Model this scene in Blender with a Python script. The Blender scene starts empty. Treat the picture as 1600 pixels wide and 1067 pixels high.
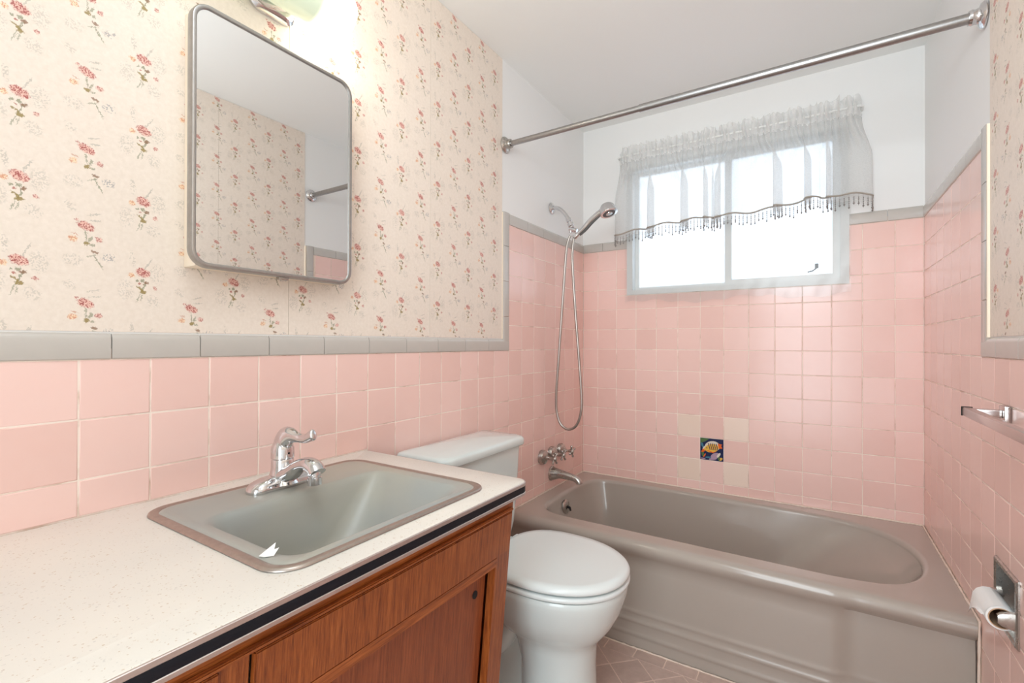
import bpy, bmesh, math, random
from mathutils import Vector, Matrix
random.seed(7)
C = bpy.context.scene.collection
SC = bpy.context.scene
PI = math.pi
W = 1.4953           # room width (left wall x=0, right wall x=W); back wall y=0
CEIL = 2.355
YF = -3.25           # front wall (behind the camera)
P = 0.1095           # tile pitch
ZT = 1.655           # top of the pink tile around the tub
ZW = ZT - 5 * P      # top of the pink wainscot tile
# ------------------------------------------------------------------ camera
cd = bpy.data.cameras.new('camera'); cam = bpy.data.objects.new('camera', cd); C.objects.link(cam)
cd.sensor_width = 36.0; cd.lens = 740.59 * 36.0 / 1600.0; cd.clip_start = 0.02
yaw, pit, rol = -0.5697, 0.0033, -0.0028
Fv = Vector((math.sin(yaw) * math.cos(pit), math.cos(yaw) * math.cos(pit), math.sin(pit)))
Rv = Vector((math.cos(yaw), -math.sin(yaw), 0)); Uv = Rv.cross(Fv)
# image x = c*x - s*y  -> rotate the basis
c_, s_ = math.cos(rol), math.sin(rol)
R2 = Rv * c_ - Uv * s_; U2 = Rv * s_ + Uv * c_
M = Matrix((R2, U2, -Fv)).transposed().to_4x4(); M.translation = Vector((1.1253, -2.5171, 1.140))
cam.matrix_world = M
SC.camera = cam
# ------------------------------------------------------------------ world, lights, exposure
w = bpy.data.worlds.new('world'); SC.world = w; w.use_nodes = True
w.node_tree.nodes['Background'].inputs[0].default_value = (0.86, 0.93, 1.0, 1)
w.node_tree.nodes['Background'].inputs[1].default_value = 1.75
def area(name, loc, rot, sx, sy, power, col, spread=180):
    l = bpy.data.lights.new(name, 'AREA'); l.shape = 'RECTANGLE'; l.size = sx; l.size_y = sy
    l.energy = power; l.color = col; l.spread = math.radians(spread)
    o = bpy.data.objects.new(name, l); C.objects.link(o); o.location = loc; o.rotation_euler = rot
    return o
area('doorway_fill', (1.02, YF - 0.35, 1.15), (PI / 2, 0, 0), 0.78, 1.9, 17, (0.90, 1.0, 1.06), 165)  # added soft fill through the doorway, stands for no known hall lamp
area('counter_fill', (0.8, -2.3, CEIL - 0.03), (0, 0, 0), 0.5, 0.5, 3, (0.92, 1.0, 1.05))  # unseen fill added to brighten the counter, no ceiling fixture here
area('alcove_fill', (0.95, -2.62, 1.85), (math.radians(104), 0, math.radians(-12)), 0.55, 0.45, 7.5, (0.90, 1.0, 1.06), 165)  # invented fill behind the camera, aimed forward to lift alcove and right wall
SC.view_settings.view_transform = 'Standard'; SC.view_settings.look = 'None'
SC.view_settings.exposure = 0.44; SC.view_settings.gamma = 1.0
SC.view_settings.use_curve_mapping = False
try:
    SC.cycles.use_denoising = True
    SC.cycles.max_bounces = 10; SC.cycles.diffuse_bounces = 6; SC.cycles.glossy_bounces = 5
    SC.cycles.transmission_bounces = 8; SC.cycles.transparent_max_bounces = 24
    SC.cycles.caustics_reflective = False; SC.cycles.caustics_refractive = False
except Exception: pass

# ------------------------------------------------------------------ helpers
def s2l(c):
    return tuple((v / 12.92 if v <= 0.04045 else ((v + 0.055) / 1.055) ** 2.4) for v in c)
def rgb(r, g, b): return s2l((r / 255., g / 255., b / 255.)) + (1.0,)

class NT:
    def __init__(s, mat): s.t = mat.node_tree; s.n = s.t.nodes; s.l = s.t.links
    def new(s, ty, **kw):
        nd = s.n.new(ty)
        for k, v in kw.items(): setattr(nd, k, v)
        return nd
    def put(s, sock, v):
        if hasattr(v, 'is_output') or isinstance(v, bpy.types.NodeSocket): s.l.new(v, sock)
        else: sock.default_value = v
    def math(s, op, a, b=None, c=None, clamp=False):
        nd = s.new('ShaderNodeMath', operation=op); nd.use_clamp = clamp
        s.put(nd.inputs[0], a)
        if b is not None: s.put(nd.inputs[1], b)
        if c is not None: s.put(nd.inputs[2], c)
        return nd.outputs[0]
    def mix(s, f, a, b):
        nd = s.new('ShaderNodeMix', data_type='RGBA')
        s.put(nd.inputs[0], f); s.put(nd.inputs[6], a); s.put(nd.inputs[7], b)
        return nd.outputs[2]
    def ramp(s, f, stops):
        nd = s.new('ShaderNodeValToRGB'); e = nd.color_ramp.elements
        while len(e) < len(stops): e.new(0.5)
        for i, (p, c) in enumerate(stops): e[i].position = p; e[i].color = c
        s.put(nd.inputs[0], f); return nd.outputs[0]
    def noise(s, vec, scale, detail=2, rough=0.5):
        nd = s.new('ShaderNodeTexNoise'); nd.inputs['Scale'].default_value = scale
        nd.inputs['Detail'].default_value = detail; nd.inputs['Roughness'].default_value = rough
        if vec is not None: s.l.new(vec, nd.inputs['Vector'])
        return nd.outputs['Fac']
    def coord(s, scale=None, kind='Object'):
        tc = s.new('ShaderNodeTexCoord')
        if scale is None: return tc.outputs[kind]
        m = s.new('ShaderNodeMapping'); m.inputs['Scale'].default_value = scale
        s.l.new(tc.outputs[kind], m.inputs[0]); return m.outputs[0]
    def bump(s, h, strength, dist=0.001):
        nd = s.new('ShaderNodeBump'); nd.inputs['Strength'].default_value = strength
        nd.inputs['Distance'].default_value = dist; s.l.new(h, nd.inputs['Height']); return nd.outputs[0]

def mat(name, col=(0.8, 0.8, 0.8, 1), rough=0.5, metal=0.0, coat=0.0, spec=0.5):
    m = bpy.data.materials.new(name); m.use_nodes = True
    b = m.node_tree.nodes['Principled BSDF']
    b.inputs['Base Color'].default_value = col; b.inputs['Roughness'].default_value = rough
    b.inputs['Metallic'].default_value = metal; b.inputs['Coat Weight'].default_value = coat
    b.inputs['Coat Roughness'].default_value = 0.06
    b.inputs['Specular IOR Level'].default_value = spec
    return m, NT(m), b

# --- tile glaze (slight change from tile to tile)
def tile_mat(name, col, var=0.07, rough=0.20):
    m, t, b = mat(name, col, rough)
    oi = t.new('ShaderNodeObjectInfo')
    h = t.new('ShaderNodeHueSaturation'); h.inputs['Color'].default_value = col
    v = t.math('MULTIPLY_ADD', oi.outputs['Random'], var, 1 - var / 2)
    t.l.new(v, h.inputs['Value'])
    sa = t.math('MULTIPLY_ADD', oi.outputs['Random'], -0.10, 1.05); t.l.new(sa, h.inputs['Saturation'])
    co = t.coord()
    mott = t.noise(co, 26, 3)
    c2 = t.mix(t.math('MULTIPLY', mott, 0.14), h.outputs[0], (0.88, 0.76, 0.70, 1))
    t.l.new(c2, b.inputs['Base Color'])
    t.l.new(t.bump(t.noise(co, 14, 2), 0.10, 0.002), b.inputs['Normal'])
    return m
M_pink = tile_mat('pink_glaze', rgb(239, 201, 192))
M_grey = tile_mat('grey_glaze', rgb(190, 186, 180), 0.05)
M_cream = tile_mat('cream_glaze', rgb(240, 218, 202), 0.03)
m, t, b = mat('grout', rgb(232, 214, 202), 0.85)
f = t.noise(t.coord(), 9, 4, 0.7)
t.l.new(t.ramp(f, [(0.30, rgb(206, 176, 158)), (0.5, rgb(244, 228, 216))]), b.inputs['Base Color']); M_grout = m
m, t, b = mat('white_paint', rgb(236, 236, 235), 0.5)
t.l.new(t.bump(t.noise(t.coord(), 60, 3), 0.08, 0.002), b.inputs['Normal']); M_paint = m
m, t, b = mat('ceiling_paint', rgb(238, 239, 237), 0.6)
t.l.new(t.bump(t.noise(t.coord(), 90, 3), 0.10, 0.002), b.inputs['Normal']); M_ceil = m
M_subfloor = mat('floor_grout', rgb(232, 208, 194), 0.8)[0]
def floor_mat():
    m, t, b = mat('floor_tile_glaze', rgb(176, 146, 136), 0.35)
    oi = t.new('ShaderNodeObjectInfo'); f = t.noise(t.coord(), 30, 4, 0.65)
    c = t.ramp(f, [(0.3, rgb(192, 168, 158)), (0.7, rgb(206, 182, 172))])
    h = t.new('ShaderNodeHueSaturation'); t.l.new(c, h.inputs['Color'])
    t.l.new(t.math('MULTIPLY_ADD', oi.outputs['Random'], 0.14, 0.93), h.inputs['Value'])
    t.l.new(h.outputs[0], b.inputs['Base Color']); return m
M_floor = floor_mat()
# metals
M_chrome = mat('chrome', (0.68, 0.68, 0.69, 1), 0.08, 1.0)[0]
def worn(name, a, bb, r0=0.18, r1=0.4, sc=60):
    m, t, b = mat(name, a, r0, 1.0)
    f = t.noise(t.coord(), sc, 4, 0.65)
    t.l.new(t.mix(f, a, bb), b.inputs['Base Color'])
    t.l.new(t.math('MULTIPLY_ADD', f, r1 - r0, r0), b.inputs['Roughness']); return m
M_oldchrome = worn('old_chrome', (0.62, 0.60, 0.57, 1), (0.36, 0.34, 0.31, 1))
M_rod = worn('rod_steel', (0.46, 0.46, 0.46, 1), (0.30, 0.30, 0.30, 1), 0.22, 0.42, 120)
M_steel = worn('brushed_rim_steel', (0.52, 0.47, 0.43, 1), (0.38, 0.33, 0.30, 1), 0.28, 0.45, 90)
M_edge = worn('aluminium_edging', (0.74, 0.69, 0.67, 1), (0.60, 0.54, 0.52, 1), 0.3, 0.45, 60)
M_frame = worn('brushed_mirror_frame', (0.48, 0.47, 0.46, 1), (0.34, 0.33, 0.32, 1), 0.28, 0.45, 70)
M_mirror = mat('mirror_silver', (0.84, 0.85, 0.85, 1), 0.01, 1.0)[0]
M_black = mat('black_insert', (0.008, 0.009, 0.014, 1), 0.45, spec=0.25)[0]
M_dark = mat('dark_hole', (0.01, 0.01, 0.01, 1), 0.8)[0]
M_rubber = mat('nozzle_rubber', (0.10, 0.10, 0.10, 1), 0.5)[0]
# enamel
M_tub = mat('taupe_enamel', rgb(172, 163, 154), 0.16, 0, 0.4)[0]
def sink_mat():
    m, t, b = mat('grey_sink_enamel', rgb(166, 162, 150), 0.32, 0, 0.05)
    co = t.coord(); f = t.noise(co, 4, 2)
    t.l.new(t.ramp(f, [(0.35, rgb(156, 160, 158)), (0.7, rgb(172, 168, 154))]), b.inputs['Base Color']); return m
M_sink = sink_mat()
M_white = mat('white_porcelain', rgb(214, 224, 223), 0.10, 0, 0.3)[0]
M_seat = mat('white_seat_plastic', rgb(224, 232, 232), 0.18)[0]
M_paper = mat('tissue_paper', rgb(240, 240, 238), 0.9)[0]
M_card = mat('cardboard_core', rgb(196, 160, 128), 0.9)[0]
M_caulk = mat('caulk', rgb(232, 216, 202), 0.5)[0]
M_cream_side = mat('cream_painted_metal', rgb(240, 226, 206), 0.5)[0]
M_alu = mat('white_window_frame', rgb(234, 235, 233), 0.45)[0]
def counter_mat():
    m, t, b = mat('speckled_laminate', rgb(232, 224, 212), 0.32)
    co = t.coord()
    v = t.new('ShaderNodeTexVoronoi'); v.inputs['Scale'].default_value = 210; t.l.new(co, v.inputs['Vector'])
    g = t.noise(co, 170, 3, 0.7)
    k = t.math('MULTIPLY', t.math('LESS_THAN', v.outputs['Distance'], 0.30), t.math('GREATER_THAN', g, 0.54))
    big = t.noise(co, 5, 3)
    base = t.ramp(big, [(0.3, rgb(222, 218, 211)), (0.7, rgb(230, 225, 216))])
    sp = t.ramp(t.noise(co, 90, 1), [(0.4, rgb(196, 176, 152)), (0.6, rgb(206, 202, 196))])
    t.l.new(t.mix(t.math('MULTIPLY', k, 0.75), base, sp), b.inputs['Base Color'])
    t.l.new(t.bump(g, 0.12, 0.001), b.inputs['Normal'])
    return m
M_counter = counter_mat()
def wood_mat(name, dark, mid, light, scale, band=True):
    m, t, b = mat(name, mid, 0.32, 0, 0.15)
    co = t.coord(scale)
    g = t.noise(co, 1.0, 6, 0.6)
    fine = t.noise(t.coord(tuple(s * 4 for s in scale)), 1.0, 4, 0.7)
    mixf = t.math('MULTIPLY_ADD', fine, 0.45, t.math('MULTIPLY', g, 0.6))
    c = t.ramp(mixf, [(0.36, dark), (0.52, mid), (0.68, light)])
    if band:
        oc = t.coord((1, 11, 0.001)); n2 = t.noise(oc, 1.0, 1)
        c = t.mix(t.math('MULTIPLY', n2, 0.35), c, dark)
    t.l.new(c, b.inputs['Base Color'])
    t.l.new(t.bump(fine, 0.12, 0.001), b.inputs['Normal'])
    return m
WD = (rgb(104, 48, 20), rgb(150, 80, 34), rgb(182, 106, 52))
M_wood_v = wood_mat('mahogany_upright_grain', *WD, (60, 150, 5.0))
M_wood_h = wood_mat('mahogany_level_grain', *WD, (90, 5, 140), False)
M_wood_door = wood_mat('mahogany_door_veneer', rgb(102, 48, 24), rgb(140, 72, 38), rgb(164, 90, 50), (60, 170, 3.0))

# --- frosted window glass
def frosted():
    m = bpy.data.materials.new('frosted_glass'); m.use_nodes = True; t = NT(m)
    t.n.remove(t.n['Principled BSDF']); out = t.n['Material Output']
    tr = t.new('ShaderNodeBsdfTranslucent'); tr.inputs[0].default_value = (0.93, 0.96, 1, 1)
    f = t.noise(t.coord(), 25, 3, 0.7)
    t.l.new(t.ramp(f, [(0.3, (0.80, 0.85, 0.9, 1)), (0.7, (0.98, 0.99, 1, 1))]), tr.inputs[0])
    gl = t.new('ShaderNodeBsdfGlossy'); gl.inputs[1].default_value = 0.25
    mx = t.new('ShaderNodeMixShader'); mx.inputs[0].default_value = 0.05
    t.l.new(tr.outputs[0], mx.inputs[1]); t.l.new(gl.outputs[0], mx.inputs[2]); t.l.new(mx.outputs[0], out.inputs[0])
    return m
M_frost = frosted()
def sheer(name, alpha, col=(0.9, 0.9, 0.89, 1), weave=True):
    m = bpy.data.materials.new(name); m.use_nodes = True; t = NT(m)
    t.n.remove(t.n['Principled BSDF']); out = t.n['Material Output']
    tp = t.new('ShaderNodeBsdfTransparent')
    df = t.new('ShaderNodeBsdfDiffuse'); df.inputs[0].default_value = col
    tl = t.new('ShaderNodeBsdfTranslucent'); tl.inputs[0].default_value = col
    a = t.new('ShaderNodeMixShader'); a.inputs[0].default_value = 0.4
    t.l.new(df.outputs[0], a.inputs[1]); t.l.new(tl.outputs[0], a.inputs[2])
    mx = t.new('ShaderNodeMixShader')
    if weave:
        f = t.noise(t.coord(), 300, 2); t.l.new(t.math('MULTIPLY_ADD', f, 0.2, alpha - 0.1), mx.inputs[0])
    else: mx.inputs[0].default_value = alpha
    t.l.new(tp.outputs[0], mx.inputs[1]); t.l.new(a.outputs[0], mx.inputs[2]); t.l.new(mx.outputs[0], out.inputs[0])
    return m
M_sheer = sheer('sheer_voile', 0.52, (0.82, 0.82, 0.81, 1))
M_header = sheer('gathered_voile', 0.72, (0.93, 0.93, 0.92, 1))
M_lace = sheer('lace_net', 0.42, (0.75, 0.74, 0.72, 1))
M_hemline = mat('hem_braid', rgb(168, 160, 150), 0.8)[0]
M_bead = mat('fringe_bead', rgb(140, 136, 132), 0.4)[0]
def film():
    m = bpy.data.materials.new('clear_plastic_film'); m.use_nodes = True; t = NT(m)
    t.n.remove(t.n['Principled BSDF']); out = t.n['Material Output']
    tp = t.new('ShaderNodeBsdfTransparent'); tp.inputs[0].default_value = (0.98, 0.98, 0.98, 1)
    gl = t.new('ShaderNodeBsdfGlossy'); gl.inputs[1].default_value = 0.22
    fr = t.new('ShaderNodeFresnel'); fr.inputs[0].default_value = 1.35
    mx = t.new('ShaderNodeMixShader'); t.l.new(fr.outputs[0], mx.inputs[0])
    t.l.new(tp.outputs[0], mx.inputs[1]); t.l.new(gl.outputs[0], mx.inputs[2])
    df = t.new('ShaderNodeBsdfDiffuse'); df.inputs[0].default_value = (0.9, 0.9, 0.9, 1)
    m2 = t.new('ShaderNodeMixShader'); m2.inputs[0].default_value = 0.07
    t.l.new(mx.outputs[0], m2.inputs[1]); t.l.new(df.outputs[0], m2.inputs[2]); t.l.new(m2.outputs[0], out.inputs[0])
    return m
M_film = film()

# --- floral wallpaper: blobs and strokes of print repeated on a staggered grid (y, z of the wall)
def wallpaper():
    m, t, b = mat('floral_wallpaper', rgb(238, 226, 212), 0.55)
    geo = t.new('ShaderNodeNewGeometry'); sep = t.new('ShaderNodeSeparateXYZ')
    t.l.new(geo.outputs['Position'], sep.inputs[0])
    yv, zv = sep.outputs[1], sep.outputs[2]
    PX, PZ = 0.0873, 0.1412
    u = t.math('DIVIDE', t.math('ADD', yv, 2.121 + PX * 0.5), PX)
    col = t.math('FLOOR', u)
    fu = t.math('MULTIPLY', t.math('SUBTRACT', t.math('SUBTRACT', u, col), 0.5), PX)
    par = t.math('ABSOLUTE', t.math('MODULO', col, 2.0))       # 0 on type A, 1 on type B
    zz = t.math('MULTIPLY_ADD', par, 0.067, t.math('SUBTRACT', zv, 1.701))
    n1 = t.math('DIVIDE', t.math('ADD', zz, PZ * 0.5 + 0.018), PZ)
    rz = t.math('FLOOR', n1)
    fv = t.math('SUBTRACT', t.math('MULTIPLY', t.math('SUBTRACT', t.math('SUBTRACT', n1, rz), 0.5), PZ), 0.018)
    wn = t.new('ShaderNodeTexNoise'); wn.inputs['Scale'].default_value = 330; wn.inputs['Detail'].default_value = 2
    t.l.new(geo.outputs['Position'], wn.inputs['Vector'])
    ws = t.new('ShaderNodeSeparateColor'); t.l.new(wn.outputs['Color'], ws.inputs[0])
    fu = t.math('ADD', fu, t.math('MULTIPLY', t.math('SUBTRACT', ws.outputs[0], 0.5), 0.0088))
    fv = t.math('ADD', fv, t.math('MULTIPLY', t.math('SUBTRACT', ws.outputs[1], 0.5), 0.0088))
    cmb = t.new('ShaderNodeCombineXYZ'); t.l.new(fu, cmb.inputs[0]); t.l.new(fv, cmb.inputs[1])
    pv = cmb.outputs[0]
    mott = t.noise(geo.outputs['Position'], 520, 1)
    mott2 = t.noise(geo.outputs['Position'], 300, 1)
    dots = t.math('GREATER_THAN', t.noise(geo.outputs['Position'], 430, 0), 0.54)
    def blob(x, y, rx, ry, rot=0):
        mp = t.new('ShaderNodeMapping', vector_type='TEXTURE')
        mp.inputs['Location'].default_value = (x, y, 0); mp.inputs['Rotation'].default_value = (0, 0, rot)
        mp.inputs['Scale'].default_value = (rx, ry, 1); t.l.new(pv, mp.inputs[0])
        ln = t.new('ShaderNodeVectorMath', operation='LENGTH'); t.l.new(mp.outputs[0], ln.inputs[0])
        return t.math('MULTIPLY', t.math('SUBTRACT', 1.25, ln.outputs['Value']), 2.5, clamp=True)
    def paint(base, lst):
        for (x, y, rx, ry, rot, c, a, kind) in lst:
            f = blob(x, y, rx, ry, rot)
            if kind == 'rose':
                cc = t.mix(t.math('MULTIPLY', t.math('SUBTRACT', mott, 0.42), 7, clamp=True), rgb(166, 84, 80), rgb(232, 190, 176))
            elif kind == 'oran':
                cc = t.mix(t.math('MULTIPLY', t.math('SUBTRACT', mott, 0.42), 7, clamp=True), rgb(206, 138, 104), rgb(242, 214, 178))
            elif kind == 'dots':
                f = t.math('MULTIPLY', f, dots); cc = c
            else: cc = c
            base = t.mix(t.math('MULTIPLY', f, a), base, cc)
        return base
    GR, OL, BR, FA = rgb(136, 138, 110), rgb(146, 126, 70), rgb(136, 100, 72), rgb(146, 144, 134)
    A = [(.026, .000, .012, .018, 0, FA, .27, 'dots'), (-.026, -.036, .012, .018, 0, FA, .25, 'dots'),
         (.018, -.055, .012, .010, -.8, FA, .27, 'dots'), (-.016, .026, .004, .014, .1, FA, .35, 'dots'),
         (.010, .018, .0012, .014, -.5, FA, .45, ''),
         (.003, -.028, .0011, .012, -.35, GR, .8, ''), (-.006, -.050, .0010, .010, -.35, GR, .65, ''), (-.001, -.050, .0009, .007, -.2, GR, .6, ''),
         (-.0085, -.0165, .0026, .0020, .6, GR, .8, ''), (-.0045, -.022, .0020, .0018, 0, rgb(170, 90, 76), .8, ''),
         (.0005, -.0155, .0032, .0030, 0, GR, .8, ''), (.0065, -.020, .0042, .0028, .3, BR, .85, ''),
         (-.0055, -.0300, .0045, .0014, -.5, OL, .85, ''), (.0015, -.0385, .0052, .0030, 0.1, OL, .9, ''), (-.001, -.034, .002, .003, .3, OL, .9, ''),
         (.0215, -.029, .0038, .0036, 0, 0, .8, 'rose'), (-.0175, -.0065, .0050, .0042, 0, 0, .85, 'oran'),
         (.001, .000, .0112, .0078, -.35, 0, .92, 'rose'), (-.002, .003, .0075, .0062, 0, 0, .9, 'rose'), (.008, -.002, .0052, .0052, 0, 0, .9, 'rose')]
    B = [(.012, .024, .010, .0010, .3, FA, .45, ''), (.014, .013, .008, .0010, .1, FA, .45, ''), (-.0215, .033, .010, .006, -.8, FA, .27, 'dots'),
         (.034, -.053, .010, .007, .1, rgb(110, 116, 128), .5, 'dots'), (-.0175, -.063, .013, .010, 0, FA, .27, 'dots'),
         (.018, -.062, .0011, .014, .5, GR, .75, ''), (.009, -.053, .008, .0010, .4, GR, .6, ''),
         (.001, -.017, .0011, .010, .1, GR, .7, ''), (.0075, -.022, .0022, .0050, -.4, GR, .7, ''),
         (.002, -.031, .0042, .0036, .3, OL, .9, ''), (.010, -.033, .0030, .0020, .2, GR, .7, ''), (.013, -.045, .0052, .0022, -.3, BR, .8, ''),
         (-.015, -.016, .005, .0010, -.3, rgb(190, 120, 80), .6, ''),
         (.0195, -.0215, .0050, .0044, -.2, 0, .85, 'rose'), (-.0175, -.0250, .0060, .0046, .1, 0, .85, 'oran'),
         (.000, .001, .0108, .0070, -.35, 0, .92, 'rose'), (-.003, .003, .0062, .0062, .4, 0, .9, 'rose'), (.007, -.002, .0055, .0058, .4, 0, .9, 'rose'), (-.012, .010, .0025, .002, 0, 0, .8, 'rose')]
    fib = t.noise(geo.outputs['Position'], 120, 3, 0.6)
    base = t.ramp(fib, [(0.3, rgb(228, 215, 202)), (0.7, rgb(235, 223, 211))])
    ca = paint(base, A); cb = paint(base, B)
    t.l.new(t.mix(par, ca, cb), b.inputs['Base Color'])
    t.l.new(t.bump(t.noise(geo.outputs['Position'], 500, 2), 0.15, 0.001), b.inputs['Normal'])
    return m
M_wall = wallpaper()

# ------------------------------------------------------------------ mesh helpers
def finish(bm, name, material, parent=None, smooth=None, root=None):
    """link bm as one mesh object; smooth = sharp-edge angle in degrees"""
    bmesh.ops.recalc_face_normals(bm, faces=bm.faces)
    if smooth is not None:
        a = math.radians(smooth)
        for f in bm.faces: f.smooth = True
        for e in bm.edges:
            if len(e.link_faces) == 2 and e.calc_face_angle(0) > a: e.smooth = False
    me = bpy.data.meshes.new(name); bm.to_mesh(me); bm.free()
    for mm in (material if isinstance(material, (list, tuple)) else [material]): me.materials.append(mm)
    o = bpy.data.objects.new(name, me); C.objects.link(o)
    if parent is not None:
        o.parent = parent; l = Vector((0, 0, 0)); p = parent
        while p is not None: l += p.location; p = p.parent
        o.location = -l
    return o
def tag(o, label=None, cat=None, group=None, kind=None):
    if label: o['label'] = label
    if cat: o['category'] = cat
    if group: o['group'] = group
    if kind: o['kind'] = kind
    return o
def thing(name, loc, label, cat, group=None):
    o = bpy.data.objects.new(name, None); C.objects.link(o); o.location = loc; o.empty_display_size = 0.05
    return tag(o, label, cat, group)
def bx(bm, x0, x1, y0, y1, z0, z1, bev=0, seg=2, mi=0):
    vs = [bm.verts.new((x, y, z)) for x in (x0, x1) for y in (y0, y1) for z in (z0, z1)]
    fs = []
    for q in ((0, 1, 3, 2), (4, 6, 7, 5), (0, 4, 5, 1), (2, 3, 7, 6), (0, 2, 6, 4), (1, 5, 7, 3)):
        f = bm.faces.new([vs[i] for i in q]); f.material_index = mi; fs.append(f)
    if bev:
        es = list({e for f in fs for e in f.edges})
        bmesh.ops.bevel(bm, geom=es, offset=bev, segments=seg, profile=0.5, affect='EDGES')
    return vs
def box(name, m, parent, *a, bev=0, seg=2, smooth=35):
    bm = bmesh.new(); bx(bm, *a, bev=bev, seg=seg); return finish(bm, name, m, parent, smooth if bev else None)
def loft(bm, rings, cap0=False, cap1=False, closed=True, mi=0):
    vr = [[bm.verts.new(p) for p in r] for r in rings]
    n = len(rings[0])
    for a, b_ in zip(vr, vr[1:]):
        for i in range(n if closed else n - 1):
            j = (i + 1) % n
            f = bm.faces.new((a[i], a[j], b_[j], b_[i])); f.material_index = mi
    if cap0: bm.faces.new(vr[0]).material_index = mi
    if cap1: bm.faces.new(vr[-1]).material_index = mi
    return vr
def frames(pts):
    pts = [Vector(p) for p in pts]; out = []
    t0 = (pts[1] - pts[0]).normalized()
    up = Vector((0, 0, 1)) if abs(t0.z) < 0.9 else Vector((0, 1, 0))
    n = (up - t0 * up.dot(t0)).normalized()
    for i, p in enumerate(pts):
        tt = (pts[min(i + 1, len(pts) - 1)] - pts[max(i - 1, 0)]).normalized()
        n = (n - tt * n.dot(tt)).normalized(); out.append((p, tt, n, tt.cross(n)))
    return out
def tube(bm, pts, r, seg=12, cap=True, sq=(1, 1), mi=0):
    fr = frames(pts); rings = []
    for i, (p, tt, n, bb) in enumerate(fr):
        rr = r[i] if isinstance(r, (list, tuple)) else r
        rings.append([p + n * math.cos(2 * PI * k / seg) * rr * sq[0] + bb * math.sin(2 * PI * k / seg) * rr * sq[1] for k in range(seg)])
    loft(bm, rings, cap, cap, mi=mi)
def spline(pts, n=8, closed=False):
    pts = [Vector(p) for p in pts]; out = []; N = len(pts)
    rng = N if closed else N - 1
    for i in range(rng):
        g = lambda k: pts[k % N] if closed else pts[max(0, min(N - 1, k))]
        p0, p1, p2, p3 = g(i - 1), g(i), g(i + 1), g(i + 2)
        for j in range(n):
            s = j / n
            out.append(0.5 * ((2 * p1) + (p2 - p0) * s + (2 * p0 - 5 * p1 + 4 * p2 - p3) * s * s + (3 * p1 - p0 - 3 * p2 + p3) * s ** 3))
    if not closed: out.append(pts[-1])
    return out
def lathe(bm, origin, axis, prof, seg=24, mi=0, cap=True):
    """prof: list of (distance along axis, radius)"""
    o = Vector(origin); a = Vector(axis).normalized()
    up = Vector((0, 0, 1)) if abs(a.z) < 0.9 else Vector((0, 1, 0))
    n = (up - a * up.dot(a)).normalized(); b_ = a.cross(n)
    rings = [[o + a * d + (n * math.cos(2 * PI * k / seg) + b_ * math.sin(2 * PI * k / seg)) * max(r, 1e-5) for k in range(seg)] for d, r in prof]
    loft(bm, rings, cap, cap, mi=mi)
def lathe_o(name, m, parent, origin, axis, prof, seg=24, smooth=35):
    bm = bmesh.new(); lathe(bm, origin, axis, prof, seg); return finish(bm, name, m, parent, smooth)
def tube_o(name, m, parent, pts, r, seg=12, smooth=40, sq=(1, 1)):
    bm = bmesh.new(); tube(bm, pts, r, seg, sq=sq); return finish(bm, name, m, parent, smooth)

# ================================================================== STRUCTURE
def struct(name, label, fn, m):
    bm = bmesh.new(); fn(bm); o = finish(bm, name, m); tag(o, label, kind='structure'); return o
PX0 = 0.003          # painted plane stands this far behind the tile face
HY0, HY1, HZ0, HZ1 = -1.058, -0.925, 0.492, 0.618    # paper holder recess in the right wall
WX0, WX1, WZ0, WZ1 = 0.262, 1.244, 1.405, 2.100       # window opening in the back wall
wall_left = struct('wall_left', 'left wall with floral wallpaper, grey cap tiles and pink tile', lambda bm: bx(bm, -0.12, -PX0, YF - 0.12, 0.12, 0, CEIL), M_paint)
def fr(bm):
    x0, x1 = W + PX0, W + 0.12
    bx(bm, x0, x1, YF - 0.12, HY0, 0, CEIL); bx(bm, x0, x1, HY1, 0.12, 0, CEIL)
    bx(bm, x0, x1, HY0, HY1, 0, HZ0); bx(bm, x0, x1, HY0, HY1, HZ1, CEIL)
wall_right = struct('wall_right', 'right wall with pink tile, grey cap tiles and floral wallpaper', fr, M_paint)
def fb(bm):
    y0, y1 = PX0, 0.12
    bx(bm, -0.01, WX0, y0, y1, 0, CEIL); bx(bm, WX1, W + .01, y0, y1, 0, CEIL)
    bx(bm, WX0, WX1, y0, y1, 0, WZ0); bx(bm, WX0, WX1, y0, y1, WZ1, CEIL)
wall_back = struct('wall_back', 'window wall behind the bathtub, white above pink tile', fb, M_paint)
DX0, DX1, DZ = 0.60, 1.44, 2.05
def ff(bm):
    bx(bm, 0, DX0, YF - 0.1, YF, 0, CEIL); bx(bm, DX1, W, YF - 0.1, YF, 0, CEIL); bx(bm, DX0, DX1, YF - 0.1, YF, DZ, CEIL)
wall_front = struct('wall_front', 'plain white wall with the doorway', ff, M_paint)
def fd(bm):
    bx(bm, DX0 - 0.06, DX0 + 0.015, YF - 0.105, YF + 0.015, 0, DZ); bx(bm, DX1 - 0.015, DX1 + 0.05, YF - 0.105, YF + 0.015, 0, DZ)
    bx(bm, DX0 - 0.06, DX1 + 0.05, YF - 0.105, YF + 0.015, DZ, DZ + 0.07)
struct('door_1', 'white door frame of the open doorway', fd, M_alu)
floor = struct('floor', 'floor of brownish pink tiles laid diagonally', lambda bm: bx(bm, -0.12, W + 0.12, YF - 1.0, 0.12, -0.1, 0.0004), M_subfloor)
ceiling = struct('ceiling', 'smooth white ceiling', lambda bm: bx(bm, -0.12, W + 0.12, YF - 1.0, 0.12, CEIL, CEIL + 0.1), M_ceil)
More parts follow.
